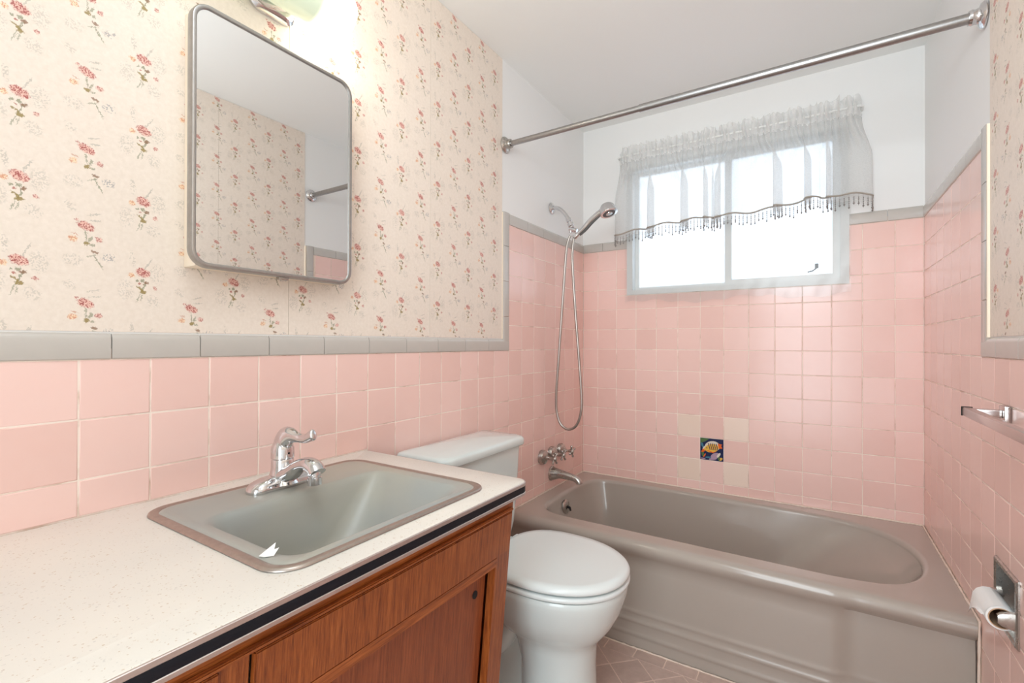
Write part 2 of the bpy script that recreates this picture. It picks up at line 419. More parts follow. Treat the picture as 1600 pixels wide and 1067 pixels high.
# hall beyond the doorway, plain
struct('wall_hall', 'plain hall wall beyond the doorway', lambda bm: (bx(bm, -0.12, W + 0.12, YF - 1.02, YF - 0.95, 0, CEIL), bx(bm, -0.12, 0, YF - 0.95, YF - 0.1, 0, CEIL), bx(bm, W, W + 0.12, YF - 0.95, YF - 0.1, 0, CEIL)), M_paint)

# ---- grout beds
box('grout_bed', M_grout, wall_left, -PX0, -0.0007, -2.75, -0.83, 0.0, ZW + .02)
box('grout_bed', M_grout, wall_left, -PX0, -0.0007, -0.83, 0.0, 0.0, ZT + .02)
box('grout_bed', M_grout, wall_back, 0.0, WX0, 0.0007, PX0, 0.3, ZT + .02)
box('grout_bed', M_grout, wall_back, WX1, W, 0.0007, PX0, 0.3, ZT + .02)
box('grout_bed', M_grout, wall_back, WX0, WX1, 0.0007, PX0, 0.3, WZ0)
bm = bmesh.new(); x0, x1 = W + 0.0007, W + PX0
bx(bm, x0, x1, -2.2, HY0, 0, ZW); bx(bm, x0, x1, -2.2, -.85, ZW, ZW + .02); bx(bm, x0, x1, HY0, HY1, 0, HZ0); bx(bm, x0, x1, HY0, HY1, HZ1, ZW)
bx(bm, x0, x1, HY1, 0, 0, ZW); bx(bm, x0, x1, -0.85, 0, ZW, ZT + .02); finish(bm, 'grout_bed', M_grout, wall_right)

# ---- tiles: shared meshes keyed by size and material
TC = {}
def tile_mesh(w_, h_, m, mname, th=0.0042, bev=0.0016, round_top=False):
    k = (round(w_, 4), round(h_, 4), m.name)
    if k in TC: return TC[k]
    bm = bmesh.new(); a, b_ = w_ / 2, h_ / 2
    rings = []
    for (ins, z) in ((0, -th), (0, -bev), (bev * .35, -bev * .35), (bev * 1.2, 0)):
        rings.append([(-a + ins, -b_ + ins, z), (a - ins, -b_ + ins, z), (a - ins, b_ - ins, z), (-a + ins, b_ - ins, z)])
    loft(bm, rings, cap1=True)
    bmesh.ops.recalc_face_normals(bm, faces=bm.faces)
    for f in bm.faces: f.smooth = True
    for e in bm.edges:
        if len(e.link_faces) == 2 and e.calc_face_angle(0) > math.radians(50): e.smooth = False
    max(bm.faces, key=lambda f: f.calc_area()).smooth = False      # the glazed face itself is flat
    for e in max(bm.faces, key=lambda f: f.calc_area()).edges: e.smooth = False
    me = bpy.data.meshes.new(mname); bm.to_mesh(me); bm.free(); me.materials.append(m); TC[k] = me
    return me
BASIS = {'back': (Vector((1, 0, 0)), Vector((0, 0, 1)), Vector((0, -1, 0))),
         'left': (Vector((0, 1, 0)), Vector((0, 0, 1)), Vector((1, 0, 0))),
         'right': (Vector((0, -1, 0)), Vector((0, 0, 1)), Vector((-1, 0, 0)))}
GAP = 0.0020
def put_tile(wall, side, u0, u1, z0, z1, m=None, name='tile', gap=(1, 1, 1, 1), jig=0.0022):
    """u is x on the back wall, y on the side walls"""
    m = m or M_pink
    g = GAP / 2
    a0, a1, b0, b1 = u0 + g * gap[0], u1 - g * gap[1], z0 + g * gap[2], z1 - g * gap[3]
    if a1 - a0 < 0.006 or b1 - b0 < 0.006: return None
    me = tile_mesh(a1 - a0, b1 - b0, m, name)
    o = bpy.data.objects.new(name, me); C.objects.link(o); o.parent = wall
    X, Y, Z = BASIS[side]
    cu, cz = (a0 + a1) / 2, (b0 + b1) / 2
    base = {'back': Vector((cu, 0, cz)), 'left': Vector((0, cu, cz)), 'right': Vector((W, cu, cz))}[side]
    MM = Matrix((X, Y, Z)).transposed().to_4x4()
    J = Matrix.Rotation(random.gauss(0, jig), 4, 'X') @ Matrix.Rotation(random.gauss(0, jig), 4, 'Y')
    MM = MM @ J; MM.translation = base + Z * random.uniform(-0.0002, 0.0003); o.matrix_world = MM
    return o
def grid(wall, side, us, zs, hole=None, skip=()):
    for i in range(len(us) - 1):
        for k in range(len(zs) - 1):
            u0, u1, z0, z1 = us[i], us[i + 1], zs[k], zs[k + 1]
            if (i, k) in skip: continue
            if hole is None or u1 <= hole[0] or u0 >= hole[1] or z1 <= hole[2] or z0 >= hole[3]:
                put_tile(wall, side, u0, u1, z0, z1); continue
            hu0, hu1, hz0, hz1 = hole
            if z0 < hz0 - 1e-4: put_tile(wall, side, u0, u1, z0, hz0); 
            if z1 > hz1 + 1e-4: put_tile(wall, side, u0, u1, hz1, z1)
            m0, m1 = max(z0, hz0), min(z1, hz1)
            if u0 < hu0 - 1e-4: put_tile(wall, side, u0, hu0, m0, m1)
            if u1 > hu1 + 1e-4: put_tile(wall, side, hu1, u1, m0, m1)
# back wall
TUBZ = 0.405
xs = [0.0, 0.0894] + [0.1989 + P * k for k in range(12)] + [W]
zs = [TUBZ + 0.003] + [ZT - P * k for k in range(11, -1, -1)]
# column index of x=.1989 is 2 ; fish column k=4 -> index 6 ; rows: index 0 is the cut row, row 11->1 ...
fish_col, fish_row = 6, 2
skip = {(fish_col, fish_row)} | {(c, r) for c in (fish_col - 1, fish_col + 1) for r in (fish_row - 1, fish_row + 1)}
grid(wall_back, 'back', xs, zs, (WX0 - .004, WX1 + .004, WZ0 - .004, WZ1), skip)
for c in (fish_col - 1, fish_col + 1):
    for r in (fish_row - 1, fish_row + 1):
        o = put_tile(wall_back, 'back', xs[c], xs[c + 1], zs[r], zs[r + 1], M_cream)
        o['label'] = 'cream tile beside the fish tile'
# left wall
yl = [-2.2165 + 0.1099 * k for k in range(-4, 21)] + [0.0]
iA = [i for i, y in enumerate(yl) if abs(y + 0.7878) < 0.002][0]
zl = [0.0, ZT - 15 * P] + [ZT - P * k for k in range(14, -1, -1)]
ys_tub = yl[iA:]
ztub = [TUBZ + 0.003] + [ZT - P * k for k in range(11, -1, -1)]
grid(wall_left, 'left', ys_tub, ztub)
yw = [y for y in yl if y < -0.78]
grid(wall_left, 'left', [y for y in yw if y <= -1.55], [0.822] + [ZT - P * k for k in (7, 6, 5)])
grid(wall_left, 'left', [y for y in yw if y >= -1.56], [ZT - P * k for k in range(15, 4, -1)])
# right wall
yr = [-0.788 + 0.1095 * k for k in range(-9, 8)] ; yr = [y for y in yr if y < -0.03] + [0.0]
iR = [i for i, y in enumerate(yr) if abs(y + 0.788) < 0.002][0]
grid(wall_right, 'right', yr[iR:], ztub)
grid(wall_right, 'right', yr[:iR + 1], [TUBZ - 2 * P - .0455] + [ZT - P * k for k in (13, 12, 11, 10, 9, 8, 7, 6, 5)], (HY0 - .004, HY1 + .004, HZ0 - .004, HZ1 + .004))

# ---- cap tiles (bullnose): profile along the length
def cap_mesh(L, cut0=0.0, cut1=0.0, H=0.050, T=0.009):
    k = ('cap', round(L, 4), cut0, cut1)
    if k in TC: return TC[k]
    bm = bmesh.new(); n = 6
    prof = [(0, -.004), (0, T - .0035), (.0015, T - .001), (.003, T - .0004)] + \
           [(H - .014 + .014 * math.sin(a), T - .0004 - .011 * (1 - math.cos(a))) for a in [PI / 2 * i / n for i in range(n + 1)]] + [(H, -.004)]
    rings = []
    for u, c, s in ((0, cut0, 1), (L, cut1, -1)):
        rings.append([(u + s * (c * p[0] + GAP / 2), p[0], p[1] - .005) for p in prof])
    loft(bm, rings, cap0=True, cap1=True)
    bmesh.ops.recalc_face_normals(bm, faces=bm.faces)
    for f in bm.faces: f.smooth = True
    for e in bm.edges:
        if len(e.link_faces) == 2 and e.calc_face_angle(0) > math.radians(50): e.smooth = False
    me = bpy.data.meshes.new('cap_tile'); bm.to_mesh(me); bm.free(); me.materials.append(M_grey); TC[k] = me; return me
def put_cap(wall, org, X, Y, L, cut0=0, cut1=0):
    """org = lower inner corner, X along, Y towards the rounded edge"""
    X = Vector(X); Y = Vector(Y); Z = X.cross(Y)
    o = bpy.data.objects.new('cap_tile', cap_mesh(L, cut0, cut1)); C.objects.link(o); o.parent = wall
    MM = Matrix((X, Y, Z)).transposed().to_4x4(); MM.translation = Vector(org) + Z * random.uniform(0, .0003); o.matrix_world = MM
def cap_run(wall, a, b_, X, Y, joints, cut0=0, cut1=0):
    """from point a along X; joints are distances"""
    a = Vector(a)
    for i, (d0, d1) in enumerate(zip(joints, joints[1:])):
        put_cap(wall, a + Vector(X) * d0, X, Y, d1 - d0, cut0 if i == 0 else 0, cut1 if i == len(joints) - 2 else 0)
def seq(start, step, end, total=None):
    out = []; v = start
    while v < end - 0.02: out.append(v); v += step
    return out + [end]
# left wall: X along +y with Y up gives Z = (0,1,0)x(0,0,1) = +x
YC = -0.788           # inner corner line of the raised part
cap_run(wall_left, (0, -2.63, ZW), None, (0, 1, 0), (0, 0, 1), [0] + [0.46 - .154 + 0.1537 * k for k in range(0, 10)] + [2.63 + YC + 0.0], 0, 0)
# vertical leg: rounded edge faces -y : Z=+x needs X x Y = +x with Y=-y => X = +z? (z)x(-y)= x
put_cap(wall_left, (0, YC, ZW), (0, 0, 1), (0, -1, 0), 1.254 - ZW, -0.0, 0)
cap_run(wall_left, (0, YC, 1.254), None, (0, 0, 1), (0, -1, 0), [0, .152, .304, ZT + .05 - 1.254], 0, 0)
cap_run(wall_left, (0, YC, ZT), None, (0, 1, 0), (0, 0, 1), [0.0, 0.155, 0.308, 0.461, 0.614, -YC - .001])
# back wall: X=+x, Y=+z => Z = x × z = -y
xb = [0.001, 0.118, 0.262]; cap_run(wall_back, (0, 0, ZT), None, (1, 0, 0), (0, 0, 1), xb)
cap_run(wall_back, (0, 0, ZT), None, (1, 0, 0), (0, 0, 1), [WX1, 1.378, W - .001])
# right wall: Z=-x : X=-y, Y=+z : (-y)x(z) = -x
YCR = -0.800
cap_run(wall_right, (W, 0, ZT), None, (0, -1, 0), (0, 0, 1), [0.001, 0.07, 0.222, 0.375, 0.527, 0.647, -YCR])
cap_run(wall_right, (W, YCR, ZW), None, (0, 0, -1), (0, -1, 0), [-(ZT + .05 - ZW), -0.449, -0.299, -0.147, 0])
cap_run(wall_right, (W, YCR, ZW), None, (0, -1, 0), (0, 0, 1), [0.0, .12, .273, .426, .579, .732, .885, 1.038])

# ---- wallpaper strips
def strip(wall, y0, y1, z0=ZW + 0.052, side=0):
    x0, x1 = (-PX0, -0.0012) if side == 0 else (W + 0.0012, W + PX0)
    lab = box('wallpaper_strip', M_wall, wall, x0, x1, y0, y1, z0, CEIL - 0.002)
for y0, y1 in ((YF + .002, -2.8585), (-2.858, -2.3345), (-2.3335, -1.8110), (-1.8098, -1.2878), (-1.2866, -0.8395)): strip(wall_left, y0, y1)
for y0, y1 in ((YF + .002, -2.9), (-2.899, -2.376), (-2.375, -1.852), (-1.851, -1.328), (-1.327, -0.857)): strip(wall_right, y0, y1, side=1)
# raw edge strip of old paint beside the paper
box('paint_edge', M_cream_side, wall_left, -PX0, 0.0004, -0.8395, -0.834, ZW + .05, 1.70)
box('paint_edge', M_cream_side, wall_right, W - .004, W + PX0, -0.857, -0.8505, ZW + .05, 1.70)

# ---- floor tiles: a border row along the tub, then squares on the diagonal
def floor_poly(pts, name='tile'):
    bm = bmesh.new(); c = sum((Vector((p[0], p[1], 0)) for p in pts), Vector()) / len(pts)
    def ring(ins, z): 
        out = []
        for p in pts:
            v = Vector((p[0], p[1], 0)); d = (c - v); out.append(v + d.normalized() * min(ins, d.length * .5) + Vector((0, 0, z)))
        return out
    loft(bm, [ring(.002, -.002), ring(.002, .0005), ring(.0035, .0015)], cap1=True)
    return finish(bm, name, M_floor, floor)
def clip(poly, f):
    out = []
    for i in range(len(poly)):
        a, b_ = poly[i], poly[(i + 1) % len(poly)]; fa, fb_ = f(a), f(b_)
        if fa >= 0: out.append(a)
        if fa * fb_ < 0:
            s = fa / (fa - fb_); out.append((a[0] + (b_[0] - a[0]) * s, a[1] + (b_[1] - a[1]) * s))
    return out
YB = -0.828; D = 0.1095
xx = 0.018
while xx < W - .02:
    x1 = min(xx + D * 1.0, W - .003); floor_poly([(xx, YB), (x1, YB), (x1, -0.772), (xx, -0.772)]); xx = x1
# diagonal lattice, one vertex at (.587,-.834)
hd = D * math.sqrt(2) / 2
for i in range(-16, 17):
    for j in range(0, 26):
        cx = 0.587 + i * hd; cy = YB - j * hd
        if (i + j) % 2 == 0: continue
        if cx < -hd or cx > W + hd or cy < -2.2: continue
        q = [(cx - hd, cy), (cx, cy - hd), (cx + hd, cy), (cx, cy + hd)]
        q = clip(q, lambda p: YB - p[1]); 
        if len(q) > 2: q = clip(q, lambda p: p[0] - 0.004)
        if len(q) > 2: q = clip(q, lambda p: W - .004 - p[0])
        if len(q) > 2:
            A = abs(sum(q[k][0] * q[(k + 1) % len(q)][1] - q[(k + 1) % len(q)][0] * q[k][1] for k in range(len(q)))) / 2
            if A > 2e-4: floor_poly(q)

# ---- picture tile with a striped reef fish
Mf = [mat('fish_tile_blue', rgb(34, 44, 82), .15)[0], mat('fish_white', rgb(222, 214, 200), .15)[0], mat('fish_yellow', rgb(232, 186, 78), .15)[0],
      mat('fish_orange', rgb(232, 106, 44), .15)[0], mat('fish_stripe', rgb(84, 52, 78), .15)[0], mat('fish_reef_green', rgb(84, 116, 70), .15)[0], mat('fish_reef_lilac', rgb(176, 150, 170), .15)[0],
      mat('fish_teal', rgb(70, 128, 150), .15)[0]]
bm = bmesh.new(); u0, u1, v0, v1 = xs[fish_col] + .001, xs[fish_col + 1] - .001, zs[fish_row] + .001, zs[fish_row + 1] - .001
cx, cz, S = (u0 + u1) / 2, (v0 + v1) / 2, (u1 - u0) / 2
bx(bm, u0, u1, -0.0012, 0.003, v0, v1)
lay = [0]
def flat(pts, mi):
    lay[0] += 1; y = -0.0012 - 0.00004 * lay[0]
    q = [bm.verts.new((cx + p[0] * S, y, cz + p[1] * S)) for p in pts]; f = bm.faces.new(q); f.material_index = mi
def ell(x, y, a, b_, mi, rot=0, n=20):
    flat([(x + a * math.cos(2 * PI * k / n) * math.cos(rot) - b_ * math.sin(2 * PI * k / n) * math.sin(rot),
           y + a * math.cos(2 * PI * k / n) * math.sin(rot) + b_ * math.sin(2 * PI * k / n) * math.cos(rot)) for k in range(n)], mi)
rr = random.Random(3)
flat([(-.98, .5), (-.98, .98), (-.2, .98), (-.55, .7)], 5)
for (x, y, a, b_, mi, ro) in ((-.82, .35, .1, .22, 7, .3), (-.7, .05, .07, .22, 1, -.4), (-.78, -.45, .12, .3, 5, .2), (-.62, -.6, .06, .2, 3, -.5), (.75, -.8, .2, .12, 2, .6), (.62, -.75, .1, .2, 5, .1),
                               (.3, -.55, .42, .25, 6, .5), (.1, -.85, .35, .09, 6, .2), (.6, -.45, .1, .25, 1, -.6), (-.3, -.75, .25, .07, 7, .1), (-.75, -.9, .22, .06, 6, 0)): ell(x, y, a, b_, mi, ro)
# body: nose at the left-bottom, tail right
ell(.05, .28, .66, .50, 1, .25)
ell(.0, .12, .62, .38, 2, .25)
flat([(-.45, -.05), (-.78, -.2), (-.6, .12), (-.4, .25)], 2)
flat([(-.55, -.2), (-.75, .02), (-.92, -.3), (-.8, -.32)], 3)
flat([(.5, .62), (.62, .15), (.92, .2), (.8, .42), (.9, .55)], 3)
for k in range(5):
    x = -.32 + .17 * k
    flat([(x - .02, .55), (x + .05, .58), (x + .22, -.02), (x + .15, -.05)], 4)
ell(-.42, .1, .05, .05, 4)
flat([(-.5, -.12), (.1, -.32), (.45, -.1), (.1, -.22), (-.3, -.1)], 3)
o = finish(bm, 'picture_tile', Mf, wall_back)
o['label'] = 'decorative tile with a yellow and orange striped fish'

# ================================================================== WINDOW
win = struct('window_1', 'white sliding window with two frosted panes over the bathtub', lambda bm: [bx(bm, a, b_, -0.004, 0.075, c, d) for a, b_, c, d in
      ((WX0 - .004, WX0 + .028, WZ0 - .002, WZ1 + .005), (WX1 - .028, WX1 + .004, WZ0 - .002, WZ1 + .005), (WX0 + .028, WX1 - .028, WZ0 - .002, WZ0 + .022), (WX0 + .028, WX1 - .028, WZ1 - .03, WZ1 + .005))], M_alu)
def sash(x0, x1, z0, z1, y0, y1, fw):
    bm = bmesh.new()
    for a, b_, c, d in ((x0, x0 + fw, z0, z1), (x1 - fw, x1, z0, z1), (x0 + fw, x1 - fw, z0, z0 + fw), (x0 + fw, x1 - fw, z1 - fw, z1)): bx(bm, a, b_, y0, y1, c, d)
    s_ = finish(bm, 'window_sash', M_alu, win)
    box('window_pane', M_frost, s_, x0 + fw * .7, x1 - fw * .7, (y0 + y1) / 2 - .002, (y0 + y1) / 2 + .002, z0 + fw * .7, z1 - fw * .7)
    return s_
sash(WX0 + .026, 0.772, WZ0 + .018, WZ1 - .028, 0.042, 0.066, 0.022)
s2 = sash(0.748, WX1 - .026, WZ0 + .018, WZ1 - .028, 0.012, 0.038, 0.030)
bm = bmesh.new(); bx(bm, 1.122, 1.136, 0.012, 0.020, 1.480, 1.502, bev=.002); tube(bm, [(1.129, .016, 1.482), (1.114, .016, 1.470), (1.094, .016, 1.465)], .003, 8)
finish(bm, 'pane_dark_shape', M_rubber, s2, 40)  # dark object taken to lie outside, modelled in front of the frosted pane

# plastic film over the window, rumpled at its free lower edge
bm = bmesh.new(); NX, NZ = 90, 40; rr = random.Random(5); g = []
x0, x1, z0, z1 = WX0 - .012, WX1 + .010, WZ0 - .045, WZ1 - .01
for j in range(NZ + 1):
    row = []
    for i in range(NX + 1):
        s, q = i / NX, j / NZ; x = x0 + (x1 - x0) * s; z = z0 + (z1 - z0) * q
        rump = max(0, 1 - q * 6) + max(0, 1 - (1 - s) * 14) * .8
        y = -0.0085 - 0.0035 * rump * (0.5 + 0.5 * math.sin(s * 61 + q * 40) * math.sin(s * 23 - q * 71 + 1)) - .0006 * math.sin(s * 9 + q * 5)
        if j == 0: z += 0.010 * math.sin(s * 13) + .005 * math.sin(s * 47)
        row.append(bm.verts.new((x, y, z)))
    g.append(row)
for j in range(NZ):
    for i in range(NX): bm.faces.new((g[j][i], g[j][i + 1], g[j + 1][i + 1], g[j + 1][i]))
tag(finish(bm, 'plastic_film', M_film, None, 60), 'clear plastic film taped over the frosted window, rumpled lower edge', 'plastic film')

# ================================================================== BATHTUB
TX0, TX1, TYF = 0.002, W - 0.002, -0.752
tub = thing('bathtub', (W / 2, -0.39, 0), 'taupe grey enamel bathtub in the alcove under the window', 'bathtub')
opn = [(.078, -.40), (.082, -.56), (.115, -.655), (.20, -.688), (.40, -.692), (.7, -.694), (1.0, -.695), (1.2, -.69), (1.33, -.655), (1.405, -.56), (1.435, -.43),
       (1.425, -.31), (1.375, -.20), (1.29, -.125), (1.15, -.085), (.9, -.072), (.6, -.072), (.35, -.075), (.18, -.085), (.11, -.13), (.083, -.24)]
op = spline([(a, b_, 0) for a, b_ in opn], 8, True)
# resample by arc length
def resample(pts, n):
    L = [0]; N = len(pts)
    for i in range(N): L.append(L[-1] + (pts[(i + 1) % N] - pts[i]).length)
    out = []; k = 0
    for i in range(n):
        s = L[-1] * i / n
        while L[k + 1] < s: k += 1
        f = (s - L[k]) / (L[k + 1] - L[k]); out.append(pts[k].lerp(pts[(k + 1) % N], f))
    return out
NB = 144; op = resample(op, NB)
cx, cy = 0.70, -0.385
floor_o = []      # basin floor outline
for p in op:
    fx = (p.x - .757) / .68
    x = .30 + (p.x - .078) / (1.357) * 0.72; y = cy + (p.y - cy) * .66
    floor_o.append(Vector((x - .13 * 1.0 if False else x - 0.10, y, 0)))
def rim_out(p, d):
    # nearest mapping onto the outer rectangle by ray from centre
    dx, dy = p.x - cx, p.y - cy
    t_ = 1e9
    if dx > 0: t_ = min(t_, (TX1 - cx) / dx)
    if dx < 0: t_ = min(t_, (TX0 - cx) / dx)
    if dy > 0: t_ = min(t_, (-0.002 - cy) / dy)
    if dy < 0: t_ = min(t_, (TYF - cy) / dy)
    return Vector((cx + dx * t_, cy + dy * t_, 0))
outer = [rim_out(p, 0) for p in op]
for cxr, cyr in ((TX0, -0.002), (TX1, -0.002), (TX0, TYF), (TX1, TYF)):   # snap nearest sample to each corner
    k = min(range(NB), key=lambda i: (outer[i].x - cxr) ** 2 + (outer[i].y - cyr) ** 2); outer[k] = Vector((cxr, cyr, 0))
def sec(f, z):    # f: 0 opening .. 1 floor
    return [Vector((a.x + (b_.x - a.x) * f, a.y + (b_.y - a.y) * f, z)) for a, b_ in zip(op, floor_o)]
rings = [[Vector((p.x, p.y, TUBZ)) for p in outer]]
for q in (.5, .85): rings.append([Vector((a.x + (b_.x - a.x) * q, a.y + (b_.y - a.y) * q, TUBZ)) for a, b_ in zip(outer, op)])
def inset(pts, d):
    out = []
    for i, p in enumerate(pts):
        tt = (pts[(i + 1) % len(pts)] - pts[i - 1]).normalized(); nrm = Vector((-tt.y, tt.x, 0))
        out.append(p + nrm * d)
    return out
sgn = 1 if (inset(op, .01)[0] - Vector((cx, cy, 0))).length < (op[0] - Vector((cx, cy, 0))).length else -1
Rr = 0.022
for k in range(7):
    a = PI / 2 * k / 6
    rings.append([Vector((p.x, p.y, TUBZ - Rr * (1 - math.cos(a)))) for p in inset(op, sgn * (-Rr * .35 + Rr * math.sin(a) * .8))])
base = rings[-1]; zb = TUBZ - Rr
def lerp_r(f, z): return [Vector((a.x + (b_.x - a.x) * f, a.y + (b_.y - a.y) * f, z)) for a, b_ in zip(base, floor_o)]
for q in (.15, .3, .45, .6, .72, .82): rings.append(lerp_r(q * 0.72, zb - (zb - .10) * q))
for k in range(1, 7):
    a = PI / 2 * k / 6
    rings.append(lerp_r(.59 + .41 * math.sin(a), .155 - .085 * (1 - math.cos(a)) * 1.0 - 0.0))
fc = Vector((.62, cy, 0))
for q in (.5, .8, .95): rings.append([Vector((p.x + (fc.x - p.x) * q, p.y + (fc.y - p.y) * q, .07 - .006 * q)) for p in floor_o])
bm = bmesh.new(); loft(bm, rings, cap1=True); finish(bm, 'basin', M_tub, tub, 60)
# apron: swept profile, left panel stands a little further out than the right end
def smooth01(s): s = max(0, min(1, s)); return s * s * (3 - 2 * s)
bm = bmesh.new(); rings = []
XN = 150
for i in range(XN + 1):
    x = TX0 + (TX1 - TX0) * i / XN
    kk = smooth01((x - 1.165) / .060)          # 0 left panel, 1 recessed end
    yb_ = -0.766 + 0.022 * kk; lip = -0.792 + .004 * kk; pts = []
    pts.append((x, TYF, TUBZ)); pts.append((x, -.762, TUBZ - .0005))
    for k in range(1, 9):
        a = PI / 2 * k / 8; pts.append((x, -.762 + (lip + .762) * math.sin(a), TUBZ - .0005 - .028 * (1 - math.cos(a))))
    pts.append((x, lip + .003, TUBZ - .040)); pts.append((x, (lip + yb_) / 2, TUBZ - .056)); pts.append((x, yb_ + .003, TUBZ - .075)); pts.append((x, yb_, TUBZ - .11))
    fade = 1 - .55 * kk
    def ridge(z, amp):
        for k in range(7):
            a = -PI / 2 + PI * k / 6
            pts.append((x, yb_ - amp * fade * (math.cos(a) ** 2) , z - .013 * a / (PI / 2)))
    pts.append((x, yb_, .26)); pts.append((x, yb_, .155))
    ridge(.134, .0028); ridge(.100, .0034); ridge(.050, .0030)
    pts.append((x, yb_ - .001, .03)); pts.append((x, yb_ - .001, .0015)); pts.append((x, yb_ + .03, .0015))
    rings.append(pts)
loft(bm, rings, closed=False); finish(bm, 'apron', M_tub, tub, 50)
# overflow plate on the drain end
ax = Vector((1, 0, .12)).normalized(); oc = Vector((.104, -.43, .345))
ov = lathe_o('overflow_plate', M_oldchrome, tub, oc - ax * .008, ax, [(0, .030), (.006, .0345), (.011, .0335), (.014, .028), (.016, .004)], 28)
bm = bmesh.new(); tube(bm, [oc + ax * .008, oc + ax * .020 + Vector((0, 0, -.004)), oc + ax * .024 + Vector((0, 0, -.018))], [.007, .006, .0045], 10)
finish(bm, 'overflow_lever', M_dark, ov, 40)
# drain
lathe_o('drain', M_chrome, tub, (.36, cy, .0665), (0, 0, 1), [(0, .030), (.003, .030), (.004, .024), (.002, .010)], 24)
# caulk bead along the walls
rr = random.Random(9); bm = bmesh.new()
def bead(p0, p1, n):
    pts = [Vector(p0).lerp(Vector(p1), k / n) + Vector((0, 0, rr.uniform(-.0008, .0012))) for k in range(n + 1)]
    tube(bm, pts, [rr.uniform(.0022, .0040) for _ in pts], 6)
bead((.004, -.79, TUBZ + .001), (.004, -.004, TUBZ + .001), 60); bead((.004, -.003, TUBZ + .001), (W - .004, -.003, TUBZ + .001), 120); bead((W - .004, -.004, TUBZ + .001), (W - .004, -.79, TUBZ + .001), 70)
bead((W - .004, -.79, TUBZ), (W - .004, -.772, .01), 20)
finish(bm, 'caulk', M_caulk, tub, 60)
bm = bmesh.new(); bead((.01, -.772, .002), (W - .01, -.772, .002), 120); finish(bm, 'caulk', M_caulk, tub, 60)

# ================================================================== TAPS AND SHOWER
def cross_valve(y, label):
    v = thing('bath_valve', (0, y, .585), label, 'tap', 'three bath valves over the tub spout')
    lathe_o('escutcheon', M_oldchrome, v, (.0002, y, .585), (1, 0, 0), [(0, .0345), (.012, .0345), (.020, .032), (.026, .024), (.030, .012)], 28)
    lathe_o('valve_stem', M_oldchrome, v, (.024, y, .585), (1, 0, 0), [(0, .010), (.014, .009), (.020, .007), (.036, .0075), (.042, .011), (.052, .012), (.057, .009), (.059, .003)], 18)
    bm = bmesh.new()
    r0 = random.uniform(.2, 1.2)
    for k in range(4):
        a = r0 + k * PI / 2; d = Vector((0, math.cos(a), math.sin(a))); c = Vector((.071, y, .585))
        tube(bm, [c, c + d * .012, c + d * .022 + Vector((.002, 0, 0)), c + d * .029 + Vector((.003, 0, 0)), c + d * .033 + Vector((.003, 0, 0))], [.007, .0052, .0048, .0066, .003], 10)
    finish(bm, 'cross_handle', M_oldchrome, v, 50); return v
cross_valve(-.492, 'chrome cross-handle bath valve nearest the toilet')
cross_valve(-.397, 'middle chrome cross-handle bath valve, right above the tub spout')
cross_valve(-.300, 'chrome cross-handle bath valve nearest the window wall')
sp = thing('tub_spout', (0, -.385, .485), 'chrome tub spout with flared base below the three bath valves', 'spout')
bm = bmesh.new(); pts = spline([(.0005, -.385, .482), (.012, -.385, .482), (.03, -.385, .484), (.06, -.385, .484), (.10, -.385, .480), (.132, -.385, .474), (.150, -.385, .462), (.154, -.385, .452)], 4)
n = len(pts); rad = []
for i, p in enumerate(pts):
    x = p.x; rad.append(.034 - .012 * smooth01(x / .055) - .005 * smooth01((x - .05) / .08) - .001)
rad[-1] *= .9
tube(bm, pts, rad, 22); finish(bm, 'spout_body', M_oldchrome, sp, 40)
lathe_o('spout_flange', M_oldchrome, sp, (.0002, -.385, .482), (1, 0, 0), [(0, .037), (.004, .037), (.007, .034)], 26)

sh = thing('shower_mount', (0, -.39, 1.822), 'chrome shower arm with swivel bracket on the white wall above the tile', 'shower arm')
lathe_o('wall_flange', M_chrome, sh, (-.0025, -.39, 1.822), (1, 0, 0), [(0, .029), (.004, .029), (.011, .022), (.014, .012)], 26)
pa = spline([(.004, -.39, 1.822), (.03, -.39, 1.820), (.055, -.39, 1.804), (.078, -.39, 1.778), (.092, -.39, 1.756)], 5)
tube_o('pipe', M_chrome, sh, pa, .0100, 14)
d = Vector((.035, 0, -.075)).normalized(); c0 = Vector((.090, -.39, 1.760))
bm = bmesh.new(); lathe(bm, c0, d, [(0, .012), (.004, .0135), (.020, .0135), (.022, .010), (.028, .010), (.030, .0155), (.046, .0155), (.049, .011), (.056, .011)], 20)
finish(bm, 'swivel_nut', M_chrome, sh, 30)
c1 = c0 + d * .056
bm = bmesh.new(); lathe(bm, c1 - Vector((.012, 0, .004)), (1, 0, -.35), [(0, .012), (.03, .012), (.034, .009), (.040, .009)], 18)
lathe(bm, c1 + Vector((-.004, 0, -.004)), (-.25, 0, -1), [(0, .009), (.012, .010), (.02, .008)], 14)
finish(bm, 'diverter', M_chrome, sh, 30)
